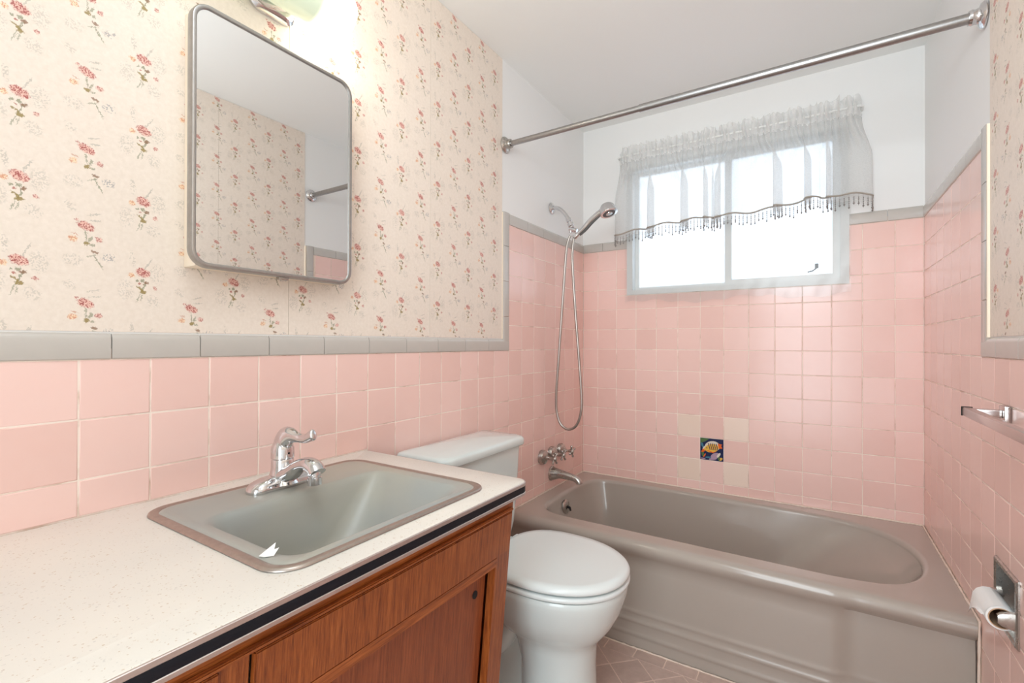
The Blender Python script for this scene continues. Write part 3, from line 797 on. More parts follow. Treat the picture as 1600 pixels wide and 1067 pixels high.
# hand shower
hs = thing('hand_shower', (.15, -.39, 1.66), 'chrome hand shower with round head resting in the shower arm bracket', 'shower head')
hb = Vector((.135, -.39, 1.668)); ht = Vector((.262, -.39, 1.765))
pts = spline([hb, hb.lerp(ht, .3) + Vector((0, 0, .000)), hb.lerp(ht, .6) + Vector((-.002, 0, .004)), ht, ht + Vector((.022, 0, .012))], 5)
tube_o('handle', M_chrome, hs, pts, [.0095 + .005 * smooth01(i / len(pts) * 1.3) for i in range(len(pts))], 16)
pts2 = [p + Vector((.008, 0, -.010)) for p in pts[2:15]]
tube_o('grip_inlay', M_rubber, hs, pts2, [.004 + .004 * math.sin(PI * i / (len(pts2) - 1)) for i in range(len(pts2))], 10)
hn = Vector((.35, -.12, -.93)).normalized(); hc = Vector((.291, -.39, 1.792))
hd_ = lathe_o('head', M_chrome, hs, hc, hn, [(-.010, .004), (-.008, .016), (-.002, .027), (.008, .034), (.022, .038), (.034, .040), (.040, .042), (.044, .041), (.045, .036)], 32)
fc_ = hc + hn * .0452
lathe_o('spray_face', M_rubber, hd_, fc_, hn, [(0, .030), (.001, .029), (.0012, .020), (.0005, .019)], 28)
bm = bmesh.new()
lathe(bm, fc_ + hn * .0005, hn, [(0, .016), (.0015, .0155), (.002, .010)], 24); finish(bm, 'spray_button', M_chrome, hd_, 40)
ck = hb + (hb - ht).normalized() * .012
lathe_o('hose_nut', M_chrome, hs, hb + (ht - hb).normalized() * .010, (hb - ht).normalized(), [(0, .011), (.012, .012), (.022, .012), (.026, .008)], 16)
hosep = spline([(.105, -.392, 1.672), (.092, -.394, 1.640), (.084, -.400, 1.571), (.066, -.405, 1.30), (.045, -.405, 1.02), (.034, -.402, .88), (.036, -.40, .80), (.058, -.40, .738), (.100, -.40, .716), (.142, -.40, .738),
                (.166, -.40, .80), (.170, -.40, .88), (.155, -.40, 1.08), (.136, -.40, 1.30), (.118, -.398, 1.54), (.118, -.395, 1.60), (.122, -.392, 1.645), ck], 14)
M_hose = mat('hose_steel', (0.44, 0.41, 0.38, 1), 0.35, 1.0)[0]
bm = bmesh.new(); tube(bm, hosep, [.0060 + .0006 * (i % 2) for i in range(len(hosep))], 10); tag(finish(bm, 'shower_hose', M_hose, None, 80), 'long flexible metal shower hose hanging in a loop by the corner', 'hose')

# ================================================================== SHOWER ROD
rod = thing('shower_rod', (W / 2, -.816, 2.0), 'steel shower curtain rod spanning the alcove below the ceiling', 'rod')
zl_, zr_ = 1.992, 2.000
tube_o('rod_tube', M_rod, rod, [(.008, -.818, zl_), (.60, -.817, zl_ + .0035)], .0115, 20)
tube_o('rod_tube', M_rod, rod, [(.585, -.817, zl_ + .0035), (W - .02, -.815, zr_)], .0137, 20)
for x, s, z, m_ in ((-.0012, 1, zl_, M_oldchrome), (W + .0015, -1, zr_, M_chrome)):
    lathe_o('rod_flange', m_, rod, (x, -.818 if s > 0 else -.815, z), (s, 0, 0), [(0, .034), (.004, .034), (.009, .030), (.013, .020), (.020, .018), (.026, .020), (.032, .018)], 28)

# ================================================================== CURTAIN
cur = thing('valance_curtain', (.76, -.05, 1.9), 'short white sheer valance with beaded fringe gathered over the window', 'curtain')
CX0, CX1 = .205, 1.322
folds = [(.390, .030), (.558, .030), (.665, .016), (.715, .022), (.965, .030), (.985, .0), (1.085, .022), (1.165, .015)]
# bottom plan path with Z-folds
path = []
yb0 = -.050
def P2(x, y): path.append(Vector((x, y, 0)))
P2(CX0 - .008, -.002); P2(CX0 - .006, -.030); P2(CX0 + .01, -.052)
P2(.26, -.060); P2(.33, -.050)
for (x, w_) in folds:
    if w_ <= 0: continue
    P2(x - .02, yb0 + .008); P2(x + w_, yb0 - .006); P2(x + w_ + .001, yb0 - .012); P2(x, yb0 - .014); P2(x - .001, yb0 - .022); P2(x + w_ * .5, yb0 - .026); P2(x + w_ + .03, yb0 - .010)
P2(1.22, -.058); P2(1.28, -.064); P2(CX1, -.052); P2(CX1 + .004, -.030); P2(CX1 + .006, -.002)
bp = spline(path, 8); NL = 420
def resample_open(pts, n):
    L = [0]
    for a, b_ in zip(pts, pts[1:]): L.append(L[-1] + (b_ - a).length)
    out = []; k = 0
    for i in range(n + 1):
        s = L[-1] * i / n
        while k < len(pts) - 2 and L[k + 1] < s: k += 1
        out.append(pts[k].lerp(pts[k + 1], (s - L[k]) / max(1e-9, L[k + 1] - L[k])))
    return out
bp = resample_open(bp, NL)
rr = random.Random(11); ph = [rr.uniform(0, 6.28) for _ in range(6)]
tp_ = []
for i in range(NL + 1):
    s = i / NL
    x = CX0 + .018 + (CX1 - CX0 - .045) * s + .004 * math.sin(s * 260 + ph[0])
    y = -.058 + .009 * math.sin(s * 330 + ph[1]) + .004 * math.sin(s * 150 + ph[2])
    e = min(s, 1 - s)
    if e < .02: y = -.004 + (y + .004) * (e / .02)
    tp_.append(Vector((x, y, 0)))
ZTOP = 2.167
def zoff(s): return 0.0
def hemz(x): return 1.742 - .006 * math.sin((x - .2) * 40) + .030 * smooth01((x - .45) / .5) - .012 * math.sin(x * 9) - .014 * smooth01((x - 1.1) / .2)
def cpt(i, q):   # q: 0 top of sheer .. 1 hem
    a = tp_[i].lerp(bp[i], smooth01(q * 1.9) * .94 + q * .06)
    z0_ = ZTOP - .055; z1_ = hemz(bp[i].x)
    return Vector((a.x, a.y, z0_ + (z1_ - z0_) * q))
bm = bmesh.new(); NQ = 26; rows = [[cpt(i, j / NQ) for i in range(NL + 1)] for j in range(NQ + 1)]
loft(bm, rows, closed=False); finish(bm, 'sheer_panel', M_sheer, cur, 80)
# rod pocket with ruffled heading
bm = bmesh.new(); rows = []
for j, (dz, amp, dy) in enumerate([(.022, 1.5, .0), (.012, 1.3, .0), (.002, .8, .0), (-.008, 1.0, -.002), (-.022, 1.25, -.004), (-.036, 1.2, -.003), (-.048, .9, .0), (-.055, .8, 0), (-.062, 1.0, 0)]):
    row = []
    for i in range(NL + 1):
        s = i / NL; p = tp_[i]
        wob = .004 * math.sin(s * 410 + ph[3] + dz * 60) + .003 * math.sin(s * 200 + ph[4])
        zz = ZTOP + dz + (.005 * math.sin(s * 190 + ph[5]) + .004 * math.sin(s * 77)) * (1 if dz > .005 else 0)
        row.append(Vector((p.x + .002 * math.sin(s * 300 + dz * 90), -.058 + (p.y + .058) * amp + wob * amp + dy, zz)))
    rows.append(row)
loft(bm, rows, closed=False); finish(bm, 'gathered_heading', M_header, cur, 80)
# braid along the hem, lace net, bead strings
hem = [cpt(i, 1.0) for i in range(0, NL + 1, 2)]
tube_o('hem_braid', M_hemline, cur, hem, .0036, 6, 80)
bm = bmesh.new(); rows = [[Vector((p.x, p.y, p.z - d_ - .004 * abs(math.sin(i * .35)) * (d_ > .02))) for i, p in enumerate(hem)] for d_ in (0, .012, .026)]
loft(bm, rows, closed=False); finish(bm, 'lace_band', M_lace, cur, 80)
bm = bmesh.new(); NSTR = 110; hem2 = resample_open([cpt(i, 1.0) for i in range(NL + 1)], NSTR)
for k, p in enumerate(hem2):
    L_ = (.062 if k % 3 == 0 else .048 if k % 3 == 1 else .054) + rr.uniform(-.004, .004)
    tube(bm, [p + Vector((0, 0, -.004)), p + Vector((0, 0, -L_))], .0009, 3, cap=False)
    z = .018
    while z < L_:
        c = p + Vector((0, 0, -z)); r_ = .0027 if z < L_ - .010 else .0042
        v = [bm.verts.new(c + Vector(q) * r_) for q in ((1, 0, 0), (0, 1, 0), (-1, 0, 0), (0, -1, 0), (0, 0, 1.5), (0, 0, -1.5))]
        for a, b_ in ((0, 1), (1, 2), (2, 3), (3, 0)): bm.faces.new((v[a], v[b_], v[4])); bm.faces.new((v[b_], v[a], v[5]))
        z += .0085
bf = finish(bm, 'bead_fringe', M_bead, cur); bf['kind'] = 'stuff'
crod = tube_o('curtain_rod', M_alu, cur, [(CX0 + .020, -.002, ZTOP - .026), (CX0 + .020, -.050, ZTOP - .026), (CX0 + .032, -.058, ZTOP - .026), (CX1 - .044, -.058, ZTOP - .026), (CX1 - .030, -.050, ZTOP - .026), (CX1 - .030, -.002, ZTOP - .026)], .005, 8)

# ================================================================== VANITY CABINET (front leans inwards to the bottom)
CY1, CY0 = -1.563, -2.98
def fx(z, d=0): return .520 - (.768 - z) * .0885 + d
def slab(bm, y0, y1, z0, z1, d0, d1):
    vs = [bm.verts.new((fx(z, d), y, z)) for d in (d0, d1) for y in (y0, y1) for z in (z0, z1)]
    fs = [bm.faces.new([vs[i] for i in q]) for q in ((0, 1, 3, 2), (4, 6, 7, 5), (0, 4, 5, 1), (2, 3, 7, 6), (0, 2, 6, 4), (1, 5, 7, 3))]
    return fs
def slab_o(name, m_, parent, y0, y1, z0, z1, d0, d1, bev=.0015):
    bm = bmesh.new(); fs = slab(bm, y0, y1, z0, z1, d0, d1)
    if bev: bmesh.ops.bevel(bm, geom=list({e for f in fs for e in f.edges}), offset=bev, segments=2, affect='EDGES')
    return finish(bm, name, m_, parent, 35)
cab = thing('vanity_cabinet', (.26, -2.27, 0), 'mahogany vanity cabinet with recessed doors under the speckled counter', 'cabinet')
ZC0 = .787
def sidep(y0, y1):
    bm = bmesh.new(); vs = [bm.verts.new(p) for y in (y0, y1) for p in ((.001, y, .10), (fx(.10, -.020), y, .10), (fx(ZC0, -.020), y, ZC0), (.001, y, ZC0))]
    for q in ((0, 1, 2, 3), (7, 6, 5, 4), (0, 4, 5, 1), (1, 5, 6, 2), (2, 6, 7, 3), (3, 7, 4, 0)): bm.faces.new([vs[i] for i in q])
    return finish(bm, 'side_panel', M_wood_v, cab)
sidep(CY1 - .018, CY1 - .0005); sidep(CY0, CY0 + .018)
box('cabinet_floor', M_wood_h, cab, .002, .44, CY0 + .018, CY1 - .018, .10, .118)
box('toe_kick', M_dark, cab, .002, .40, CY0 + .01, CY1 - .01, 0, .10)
slab_o('top_rail', M_wood_h, cab, CY0, CY1, .745, ZC0, -.020, 0.0)
slab_o('rail_ledge', M_wood_h, cab, CY0, CY1 - .012, .747, .754, 0.0, .010, .002)
slab_o('stile', M_wood_v, cab, CY1 - .058, CY1, .10, .746, -.020, 0.0)
slab_o('stile', M_wood_v, cab, -2.232, -2.186, .10, .746, -.020, 0.0)
slab_o('stile', M_wood_v, cab, CY0, CY0 + .05, .10, .746, -.020, 0.0)
slab_o('bottom_rail', M_wood_h, cab, -2.186, CY1 - .058, .10, .15, -.020, 0.0)
slab_o('false_drawer_front', M_wood_v, cab, -2.183, CY1 - .012, .652, .744, -.004, .0075, .002)
slab_o('door_rail', M_wood_h, cab, -2.186, CY1 - .058, .628, .6515, -.020, .0045, .002)
dz0, dz1 = .15, .628
dr = slab_o('sliding_door', M_wood_door, cab, -2.04, CY1 - .062, dz0, dz1, -.034, -.022)
bm = bmesh.new(); c = Vector((fx(.575, -.0215), -1.664, .575)); lathe(bm, c, (1, 0, 0), [(0, .009), (.0012, .009), (.0014, .006)], 18); finish(bm, 'finger_hole', M_dark, dr, 40)
slab_o('sliding_door', M_wood_door, cab, -2.186, -2.0, dz0, dz1, -.050, -.038)
for z1_, z0_ in ((.744, .60), (.594, .45), (.444, .15)):
    slab_o('drawer_front', M_wood_v, cab, CY0 + .045, -2.226, z0_, z1_, -.004, .0075, .002)

# ================================================================== COUNTERTOP
ctp = thing('countertop', (.28, -2.3, .79), 'cream speckled laminate countertop with black striped metal edge', 'countertop')
def rrect(x0, x1, y0, y1, r, n=8):
    """counter-clockwise rounded rectangle; r = radius for corners (x1y0, x1y1, x0y1, x0y0)"""
    if not isinstance(r, (list, tuple)): r = [r] * 4
    out = []
    for (cx_, cy_, rr_, a0) in ((x1 - r[0], y0 + r[0], r[0], -PI / 2), (x1 - r[1], y1 - r[1], r[1], 0), (x0 + r[2], y1 - r[2], r[2], PI / 2), (x0 + r[3], y0 + r[3], r[3], PI)):
        for k in range(n + 1):
            a = a0 + PI / 2 * k / n; out.append((cx_ + rr_ * math.cos(a), cy_ + rr_ * math.sin(a)))
    return out
CXF = .562
def R3(pts, z): return [Vector((p[0], p[1], z)) for p in pts]
def orect(e, n=8, x0=.001): return rrect(x0, CXF + e, -2.98, CY1 + .003 + e, [.001, .030 + e, .001, .001], n)
inner = rrect(.085, .495, -2.115, -1.68, .03)
bm = bmesh.new()
loft(bm, [R3(inner, .79), R3(inner, .8195), R3(orect(-.0035), .8205), R3(orect(-.001), .8195), R3(orect(0), .8175), R3(orect(0), .815), R3(orect(0), .79), R3(inner, .79)])
finish(bm, 'counter_slab', M_counter, ctp, 40)
def edge(name, m_, z0, z1, e0, e1):
    bm = bmesh.new(); loft(bm, [R3(orect(-.004), z1), R3(orect(e1 * .6), z1), R3(orect(e1), z1 - .0008), R3(orect(e1), z0 + .0008), R3(orect(e1 * .6), z0), R3(orect(-.004), z0)])
    return finish(bm, name, m_, ctp, 40)
edge('metal_edging', M_edge, .8117, .8195, 0, .0022); edge('black_stripe', M_black, .7975, .8115, 0, .0014); edge('lower_edging', M_edge, .7910, .7973, 0, .0022)

# ================================================================== SINK
SX0, SX1, SY0, SY1 = .060, .516, -2.148, -1.652
sk = thing('sink', (.29, -1.9, .80), 'grey rectangular drop-in sink with metal rim in the counter', 'sink')
SZ = .8212
o_ = lambda i, r: rrect(SX0 + i, SX1 - i, SY0 + i, SY1 - i, r, 8)
bm = bmesh.new(); loft(bm, [R3(o_(0, .05), SZ - .0005), R3(o_(.001, .049), SZ + .0022), R3(o_(.004, .046), SZ + .0036), R3(o_(.012, .040), SZ + .0034), R3(o_(.0165, .036), SZ + .002), R3(o_(.017, .036), SZ - .0005)])
finish(bm, 'metal_rim', M_steel, sk, 45)
def opr(e, r, z, dx=0, dy=0, sx=None):
    return R3(rrect(.212 + e + (dx if dx > 0 else 0), .474 - e, -2.098 + e, -1.712 - e - dy, r, 8), z)
bm = bmesh.new()
rg = [R3(o_(.0155, .037), SZ + .0010), R3(o_(.020, .034), SZ + .0034), R3(o_(.026, .030), SZ + .0040), R3(o_(.030, .028), SZ + .0036)]
rg.append(opr(-.016, .046, SZ + .0030)); rg.append(opr(-.010, .042, SZ + .0022)); rg.append(opr(-.004, .040, SZ - .002)); rg.append(opr(.002, .040, SZ - .010))
for f_ in (.15, .3, .45, .6, .75, .88):
    e = .002 + f_ * .040; dy = f_ * .060
    rg.append(R3(rrect(.212 + e * .8, .474 - e, -2.098 + e * .9, -1.712 - e - dy, .040 + f_ * .045, 8), SZ - .010 - f_ * .115))
for f_ in (.3, .6, .85, 1.0):
    e = .042 + f_ * .035; rg.append(R3(rrect(.212 + e * .8, .474 - e, -2.098 + e, -1.712 - e - .06, .085, 8), SZ - .125 - .018 * math.sin(f_ * PI / 2)))
cc = Vector((.345, -1.93, 0))
for f_ in (.5, .85): rg.append([Vector((p.x + (cc.x - p.x) * f_, p.y + (cc.y - p.y) * f_, p.z - .003 * f_)) for p in rg[len(rg) - 1 if f_ == .5 else -2]])
loft(bm, rg, cap1=True); finish(bm, 'basin', M_sink, sk, 55)
lathe_o('drain', M_chrome, sk, (cc.x, cc.y, SZ - .147), (0, 0, 1), [(0, .022), (.002, .022), (.003, .016), (.001, .006)], 20)
# faucet
FY, FX = -1.908, .135; FZ = SZ + .0035
fa = thing('faucet', (FX, FY, FZ), 'chrome single-lever faucet on the back deck of the sink', 'faucet')
def stad(L, r, z, n=12):
    out = []
    for k in range(2 * n + 2):
        if k <= n: a = PI * k / n; c = L
        else: a = PI + PI * (k - n - 1) / n; c = -L
        out.append(Vector((FX + r * math.cos(a), FY + (c) + r * math.sin(a), z)))
    return out
bm = bmesh.new()
loft(bm, [stad(.052, .026, FZ), stad(.052, .0265, FZ + .004), stad(.051, .0255, FZ + .010), stad(.046, .022, FZ + .018), stad(.036, .016, FZ + .024), stad(.015, .008, FZ + .028)], cap0=True, cap1=True)
finish(bm, 'base_plate', M_chrome, fa, 40)
bm = bmesh.new(); lathe(bm, (FX, FY, FZ + .008), (0, 0, 1), [(0, .036), (.010, .030), (.022, .0255), (.034, .0235), (.050, .0230), (.052, .0220)], 28); finish(bm, 'body', M_chrome, fa, 45)
# spout: elliptic tube rising from the body and out over the basin
spp = spline([(FX + .004, FY, FZ + .022), (FX + .030, FY + .001, FZ + .032), (FX + .058, FY + .003, FZ + .050), (FX + .086, FY + .004, FZ + .058), (FX + .106, FY + .005, FZ + .054), (FX + .117, FY + .005, FZ + .044)], 5)
tube_o('spout', M_chrome, fa, spp, [.023 - .0055 * smooth01(i / 12) for i in range(len(spp))], 20, 40, (.85, 1.05))
lathe_o('aerator', M_chrome, fa, (FX + .105, FY + .005, FZ + .052), (.08, 0, -1), [(0, .0135), (.014, .0135), (.016, .0120), (.019, .0120), (.020, .0145), (.034, .0145), (.035, .011)], 20)
# handle hood and lever
bm = bmesh.new()
hp = spline([(FX - .002, FY, FZ + .060), (FX - .003, FY, FZ + .074), (FX - .001, FY, FZ + .090), (FX + .010, FY + .001, FZ + .106), (FX + .028, FY + .003, FZ + .112), (FX + .050, FY + .005, FZ + .110), (FX + .072, FY + .007, FZ + .110), (FX + .090, FY + .009, FZ + .118), (FX + .098, FY + .010, FZ + .121)], 4)
n = len(hp); hr = []
for i in range(n):
    s = i / (n - 1)
    hr.append(.0240 - .0015 * smooth01(s / .35) - .0130 * smooth01((s - .36) / .3) + .0020 * smooth01((s - .75) / .15) - .005 * smooth01((s - .95) / .05))
tube(bm, hp, hr, 20, sq=(.72, 1.05)); finish(bm, 'lever', M_chrome, fa, 45)
lathe_o('handle_hood', M_chrome, fa, (FX, FY, FZ + .060), (0, 0, 1), [(0, .0225), (.002, .0240), (.022, .0235), (.034, .0200), (.042, .012)], 24)
c = Vector((FX + .0236, FY, FZ + .074)); lathe_o('screw_hole', M_dark, fa, c - Vector((.002, 0, 0)), (1, 0, 0), [(0, .0024), (.0026, .0024), (.0028, .001)], 12)
# scrap of paper on the rim
bm = bmesh.new()
pp = [(.447, -2.128, .8262), (.455, -2.118, .8262), (.452, -2.108, .834), (.446, -2.112, .831), (.440, -2.106, .838), (.434, -2.118, .829), (.438, -2.131, .8262)]
vb = [bm.verts.new(p) for p in pp]; vt = [bm.verts.new(Vector(p) + Vector((0, 0, .0006))) for p in pp]; cb_ = bm.verts.new((.446, -2.120, .8264)); ct_ = bm.verts.new((.446, -2.120, .8285))
for i in range(7):
    j = (i + 1) % 7; bm.faces.new((vb[j], vb[i], cb_)); bm.faces.new((vt[i], vt[j], ct_)); bm.faces.new((vb[i], vb[j], vt[j], vt[i]))
tag(finish(bm, 'paper_scrap', M_paper), 'small crumpled white paper scrap on the near corner of the sink', 'paper')

# ================================================================== TOILET
TY = -1.205
to = thing('toilet', (.36, TY, 0), 'white two-piece toilet with closed lid between vanity and bathtub', 'toilet')
def egg(xb, xf, wd, z, n=48, sq=2.0, xm=None, by=0, sqb=None):
    """outline: widest at xm; back half squarer"""
    xm = xm if xm is not None else xb + (xf - xb) * .45
    out = []
    for k in range(n):
        a = 2 * PI * k / n; ca, sa = math.cos(a), math.sin(a)
        pw = 2 / (sq if ca >= 0 else (sqb or sq))
        rx = (xf - xm) if ca >= 0 else (xm - xb)
        out.append(Vector((xm + rx * math.copysign(abs(ca) ** pw, ca), TY + by + wd * math.copysign(abs(sa) ** pw, sa), z)))
    return out
bm = bmesh.new()
prof = [(0.0, .355, .585, .112), (.006, .352, .588, .116), (.03, .354, .582, .111), (.10, .352, .574, .104), (.18, .350, .572, .101), (.235, .335, .576, .104), (.262, .318, .582, .108), (.285, .292, .606, .128), (.32, .266, .630, .154),
        (.36, .25, .650, .173), (.40, .243, .662, .184), (.42, .24, .666, .188), (.432, .24, .666, .189), (.438, .243, .663, .186)]
rings = [egg(b_, f_, w_, z, sq=2.25, sqb=3.2 if z > .28 else 2.6) for z, b_, f_, w_ in prof]
loft(bm, rings, cap0=True, cap1=True); 
finish(bm, 'bowl', M_white, to, 60)
# rear foot with the trapway bulge
bm = bmesh.new()
rings = []
for (z, xb, xf, wd) in ((0, .09, .40, .098), (.006, .087, .40, .102), (.03, .09, .40, .098), (.06, .10, .40, .080), (.12, .10, .40, .072), (.20, .10, .40, .074), (.28, .11, .42, .088), (.34, .12, .44, .115), (.40, .13, .46, .135), (.425, .08, .46, .14), (.438, .05, .46, .14)):
    rings.append(egg(xb, xf, wd, z, sq=3.4))
loft(bm, rings, cap0=True, cap1=True); finish(bm, 'rear_foot', M_white, to, 60)
for s in (-1, 1):
    pts = spline([(.34, TY + s * .066, .30), (.30, TY + s * .070, .22), (.24, TY + s * .072, .17), (.18, TY + s * .070, .19), (.145, TY + s * .066, .25), (.13, TY + s * .06, .33)], 6)
    tube_o('trapway', M_white, to, pts, [.030, .033, .036] + [.036] * (len(pts) - 6) + [.034, .032, .03], 14, 60)
    lathe_o('bolt_cap', M_white, to, (.255, TY + s * .086, .028), (0, 0, 1), [(0, .014), (.008, .013), (.014, .009), (.017, .002)], 16)
# seat ring and lid
bm = bmesh.new(); n = 56
def EL(off, z): return egg(.250 - off * .6, .674 + off, .193 + off, z, n, sq=2.15, xm=.432, sqb=2.7)
def EI(off, z): return egg(.34 - off, .60 + off, .115 + off, z, n, sq=2.1, xm=.45)
loft(bm, [EI(0, .4395), EI(.002, .452), EL(-.012, .4555), EL(-.004, .4545), EL(-.0005, .451), EL(0, .447), EL(-.002, .4425), EL(-.012, .4415), EL(-.016, .4395), EI(0, .4395)]); finish(bm, 'seat', M_seat, to, 50)
bm = bmesh.new()
rings = [EL(-.010, 0.4610), EL(-.004, 0.4615), EL(-.001, 0.4650), EL(-.001, 0.4705), EL(-.003, 0.4750), EL(-.010, 00.4815), EL(-.028, 0.4815)]
for f_ in (.35, .65, .9): 
    r0 = rings[6]; rings.append([Vector((p.x + (.44 - p.x) * f_, p.y + (TY - p.y) * f_, 0.4815 + .0030 * f_)) for p in r0])
loft(bm, rings, cap0=True, cap1=True); finish(bm, 'lid', M_seat, to, 60)
for s in (-1, 1):
    tube_o('hinge', M_seat, to, [(.252, TY + s * .070 - .022, .462), (.252, TY + s * .070 + .022, .462)], .013, 14)
# tank
def tk(x0, x1, hy, z, r=.03, bow=.014, dy=-.024, n=9):
    pts = rrect(x0, x1, -hy, hy, [r, r, r * .5, r * .5], n); out = []
    for p in pts:
        x = p[0] + bow * (1 - (p[1] / hy) ** 2) * max(0, (p[0] - x0) / (x1 - x0)); out.append(Vector((x, TY + dy + p[1], z)))
    return out
bm = bmesh.new()
loft(bm, [tk(.035, .175, .175, .4385), tk(.025, .188, .190, .447), tk(.022, .195, .198, .49), tk(.020, .200, .209, .60), tk(.018, .203, .215, .70), tk(.017, .205, .218, .7665)], cap0=True, cap1=True); finish(bm, 'tank', M_white, to, 50)
bm = bmesh.new()
L0 = lambda i, z: tk(.012 + i, .220 - i, .234 - i, z + .006, .040)
rings = [L0(.010, .7610), L0(.002, .7620), L0(0, .765), L0(0, .781), L0(.002, .786), L0(.006, .790), L0(.016, .793)]
r0 = rings[-1]
for f_ in (.3, .6, .85): rings.append([Vector((p.x + (.115 - p.x) * f_, p.y + (TY - .024 - p.y) * f_, .799 + .012 * math.sin(f_ * PI / 2))) for p in r0])
loft(bm, rings, cap0=True, cap1=True); finish(bm, 'tank_lid', M_white, to, 60)
bm = bmesh.new(); lathe(bm, (.2135, TY - .150, .715), (1, 0, 0), [(0, .014), (.006, .014), (.010, .009), (.016, .008)], 16); tube(bm, [(.226, TY - .15, .715), (.230, TY - .11, .710), (.230, TY - .075, .706)], [.006, .005, .006], 10)
finish(bm, 'flush_lever', M_chrome, to, 40)

# ================================================================== MIRROR CABINET
mc = thing('mirror_cabinet', (0, -1.86, 1.29), 'mirrored medicine cabinet with rounded metal frame on the floral wall', 'mirror')
MY0, MY1, MZ0, MZ1, MX = -2.064, -1.672, 1.294, 1.838, .048
bm = bmesh.new(); bx(bm, -.0012, MX, MY0 + .016, MY1 - .010, MZ0 + .004, MZ1 - .004, bev=.002); finish(bm, 'cabinet_box', M_cream_side, mc, 40)
def mr(i, r, x): return [Vector((x, p[0], p[1])) for p in rrect(MY0 + i, MY1 - i, MZ0 + i, MZ1 - i, r, 8)]
bm = bmesh.new(); loft(bm, [mr(.001, .036, MX), mr(0, .037, MX + .003), mr(0, .037, MX + .018), mr(.0015, .036, MX + .021), mr(.005, .032, MX + .022), mr(.0085, .028, MX + .021), mr(.0105, .026, MX + .017), mr(.0105, .026, MX)])
finish(bm, 'frame', M_frame, mc, 40)
bm = bmesh.new(); loft(bm, [mr(.009, .028, MX + .004), mr(.009, .028, MX + .0172)], cap0=True, cap1=True); finish(bm, 'mirror_glass', M_mirror, mc)
bm = bmesh.new(); bx(bm, MX + .002, MX + .016, -1.875, -1.850, MZ0 - .006, MZ0 + .001, bev=.0015); finish(bm, 'door_catch', M_oldchrome, mc, 40)

# ================================================================== VANITY LIGHT
vl = thing('vanity_light', (0, -1.83, 1.99), 'wall light with pale green glass shade above the mirror', 'light')
def glow(name, col, st, base, tr=0.0):
    m, t, b = mat(name, base, .2); b.inputs['Emission Color'].default_value = col; b.inputs['Emission Strength'].default_value = st; return m, t, b
mG, tG, bG = glow('lit_green_glass', (0.80, 0.92, 0.66, 1), 1.0, rgb(190, 200, 180))
# the bulb sits at the far end of the tube shade, so the glass glows most there
geo = tG.new('ShaderNodeNewGeometry'); sepG = tG.new('ShaderNodeSeparateXYZ'); tG.l.new(geo.outputs['Position'], sepG.inputs[0])
fy = tG.math('SMOOTH_MIN', 1.0, 0.0, 0.0)
mr_ = tG.new('ShaderNodeMapRange'); mr_.inputs[1].default_value = -1.815; mr_.inputs[2].default_value = -1.75; mr_.interpolation_type = 'SMOOTHSTEP'
tG.l.new(sepG.outputs[1], mr_.inputs[0])
es = tG.math('MULTIPLY_ADD', mr_.outputs[0], 10.0, 0.34); tG.l.new(es, bG.inputs['Emission Strength'])
tG.l.new(tG.mix(mr_.outputs[0], (0.74, 0.82, 0.60, 1), (1.0, 0.93, 0.80, 1)), bG.inputs['Emission Color'])
LX, LZ = .082, 1.990
lathe_o('glass_shade', mG, vl, (LX, -2.125, LZ), (0, 1, 0), [(0, .012), (.004, .034), (.014, .052), (.030, .060), (.20, .062), (.38, .062), (.402, .059), (.417, .050), (.424, .034), (.426, .012)], 36, 60)
bm = bmesh.new(); loft(bm, [[Vector((x, p[0], p[1])) for p in rrect(-1.92 + i, -1.80 - i, 1.935 + i, 2.07 - i, .03, 8)] for x, i in ((-.0012, 0), (.006, 0), (.014, .006), (.022, .018))], cap0=True, cap1=True)
finish(bm, 'back_plate', M_chrome, vl, 40)
bm = bmesh.new(); tube(bm, spline([(.010, -1.905, 1.955), (.030, -1.885, 1.940), (.052, -1.86, 1.938), (.075, -1.835, 1.943), (.088, -1.82, 1.948)], 5), .0055, 10, sq=(.5, 1.8)); finish(bm, 'bracket', M_chrome, vl, 40)

# ================================================================== TOWEL BAR
M_barm = mat('satin_chrome_bar', (0.58, 0.55, 0.54, 1), 0.22, 1.0)[0]
tb = thing('towel_bar', (W, -1.2, .985), 'square chrome towel bar on the pink right wall', 'towel bar')
for y in (-1.000, -1.50):
    box('mount_plate', M_barm, tb, W - .012, W - .0002, y - .020, y + .020, .962, 1.000, bev=.002)
    box('bracket_arm', M_barm, tb, W - .060, W - .012, y - .010, y + .010, .972, .990, bev=.002)
bm = bmesh.new(); bx(bm, W - .074, W - .056, -1.53, -.975, .970, .990, bev=.0015); finish(bm, 'bar', M_barm, tb, 40)
for y in (-.9715,): box('end_cap', M_dark, tb, W - .075, W - .055, y - .0035, y + .0005, .969, .991)

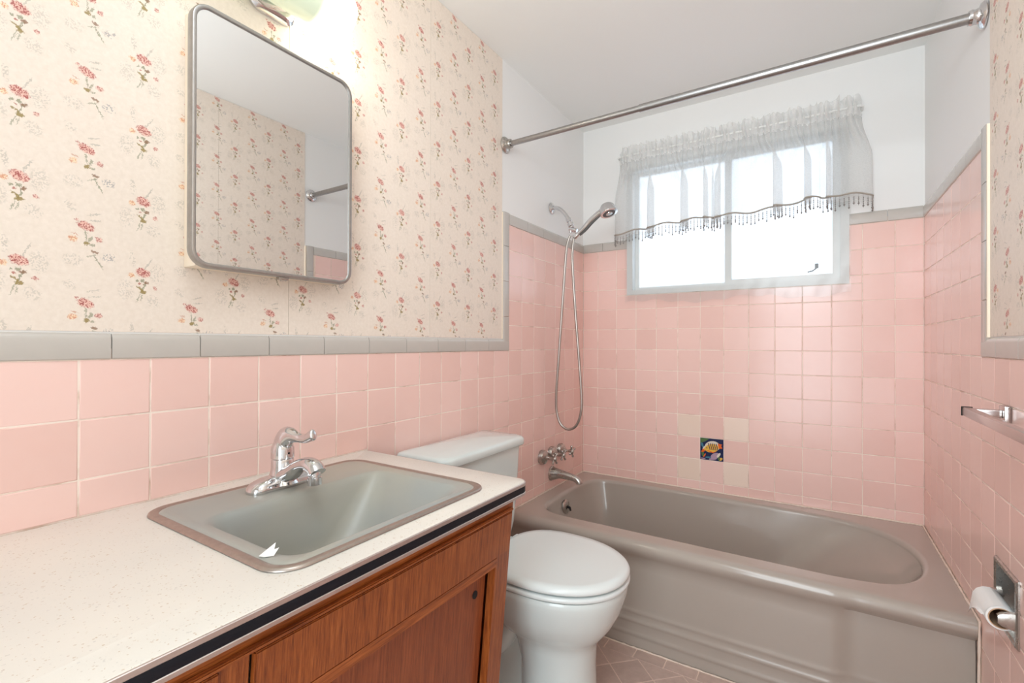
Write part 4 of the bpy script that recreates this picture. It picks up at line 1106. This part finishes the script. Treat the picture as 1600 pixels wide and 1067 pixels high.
# ================================================================== PAPER HOLDER
ph_ = thing('paper_holder', (W, -.9915, .555), 'recessed chrome toilet paper holder in the right wall', 'paper holder')
QY0, QY1, QZ0, QZ1 = -1.070, -.913, .480, .630
def yz(i, x): return [Vector((x, p[0], p[1])) for p in rrect(QY0 + i, QY1 - i, QZ0 + i, QZ1 - i, .003, 3)]
bm = bmesh.new(); loft(bm, [yz(0, W), yz(0, W - .003), yz(.003, W - .006), yz(.010, W - .0062), yz(.013, W - .004), yz(.014, W + .01), yz(.022, W + .050)], cap1=True); finish(bm, 'recess_plate', M_oldchrome, ph_, 35)
RX, RZ = W - .0222, .532
for y0, y1 in ((-1.064, -1.048), (-.938, -.922)):
    bm = bmesh.new(); loft(bm, [[Vector((W - .001 - d_, y, RZ + .004 + zz)) for (y, zz) in ((y0 + .002, -h_), (y1 - .002, -h_), (y1, -h_ * .6), (y1, h_ * .6), (y1 - .002, h_), (y0 + .002, h_), (y0, h_ * .6), (y0, -h_ * .6))] for d_, h_ in ((-.006, .020), (.012, .017), (.026, .013), (.032, .008))], cap0=True, cap1=True)
    finish(bm, 'post', M_oldchrome, ph_, 35)
tube_o('spindle', M_chrome, ph_, [(RX, -1.050, RZ), (RX, -.936, RZ)], .0075, 16)
ro = thing('toilet_paper', (RX, -.99, RZ), 'nearly used-up white toilet paper roll on the chrome holder', 'toilet paper')
bm = bmesh.new(); Y0, Y1 = -1.044, -.942
def circ(r, y, n=32): return [Vector((RX + r * math.cos(2 * PI * k / n), y, RZ + r * math.sin(2 * PI * k / n))) for k in range(n)]
loft(bm, [circ(.0225, Y0), circ(0.0258, Y0), circ(0.0265, Y0 + .001), circ(0.0265, Y1 - .001), circ(0.0258, Y1), circ(.0225, Y1)]); finish(bm, 'paper_layers', M_paper, ro, 40)
bm = bmesh.new(); loft(bm, [circ(.0205, Y0 - .001), circ(.0225, Y0 - .001), circ(.0225, Y1 + .001), circ(.0205, Y1 + .001), circ(.0205, Y0 - .001)]); finish(bm, 'cardboard_core', M_card, ro, 40)
# loose sheet coming over the front
bm = bmesh.new(); rows = []
for j, a in enumerate([PI * .45, PI * .6, PI * .75, PI * .9, PI * 1.0]):
    rows.append([Vector((RX + 0.0274 * math.cos(a), Y0 + .001 + (Y1 - Y0 - .002) * s, RZ + 0.0274 * math.sin(a))) for s in [k / 12 for k in range(13)]])
for d_ in (.012, .028, .046):
    rows.append([Vector((RX - 0.0274 - d_ * .25 * (1 + math.sin(s * 3)) * .5, Y0 + .001 + (Y1 - Y0 - .002) * (s if d_ < .02 else s), RZ - d_ * (max(0, s - .25) / .75) ** 1.2)) for s in [k / 12 for k in range(13)]])
rows2 = [[p + Vector((-.0006, 0, .0003)) for p in r] for r in rows]
loft(bm, rows, closed=False); loft(bm, rows2, closed=False); finish(bm, 'loose_sheet', M_paper, ro, 60)
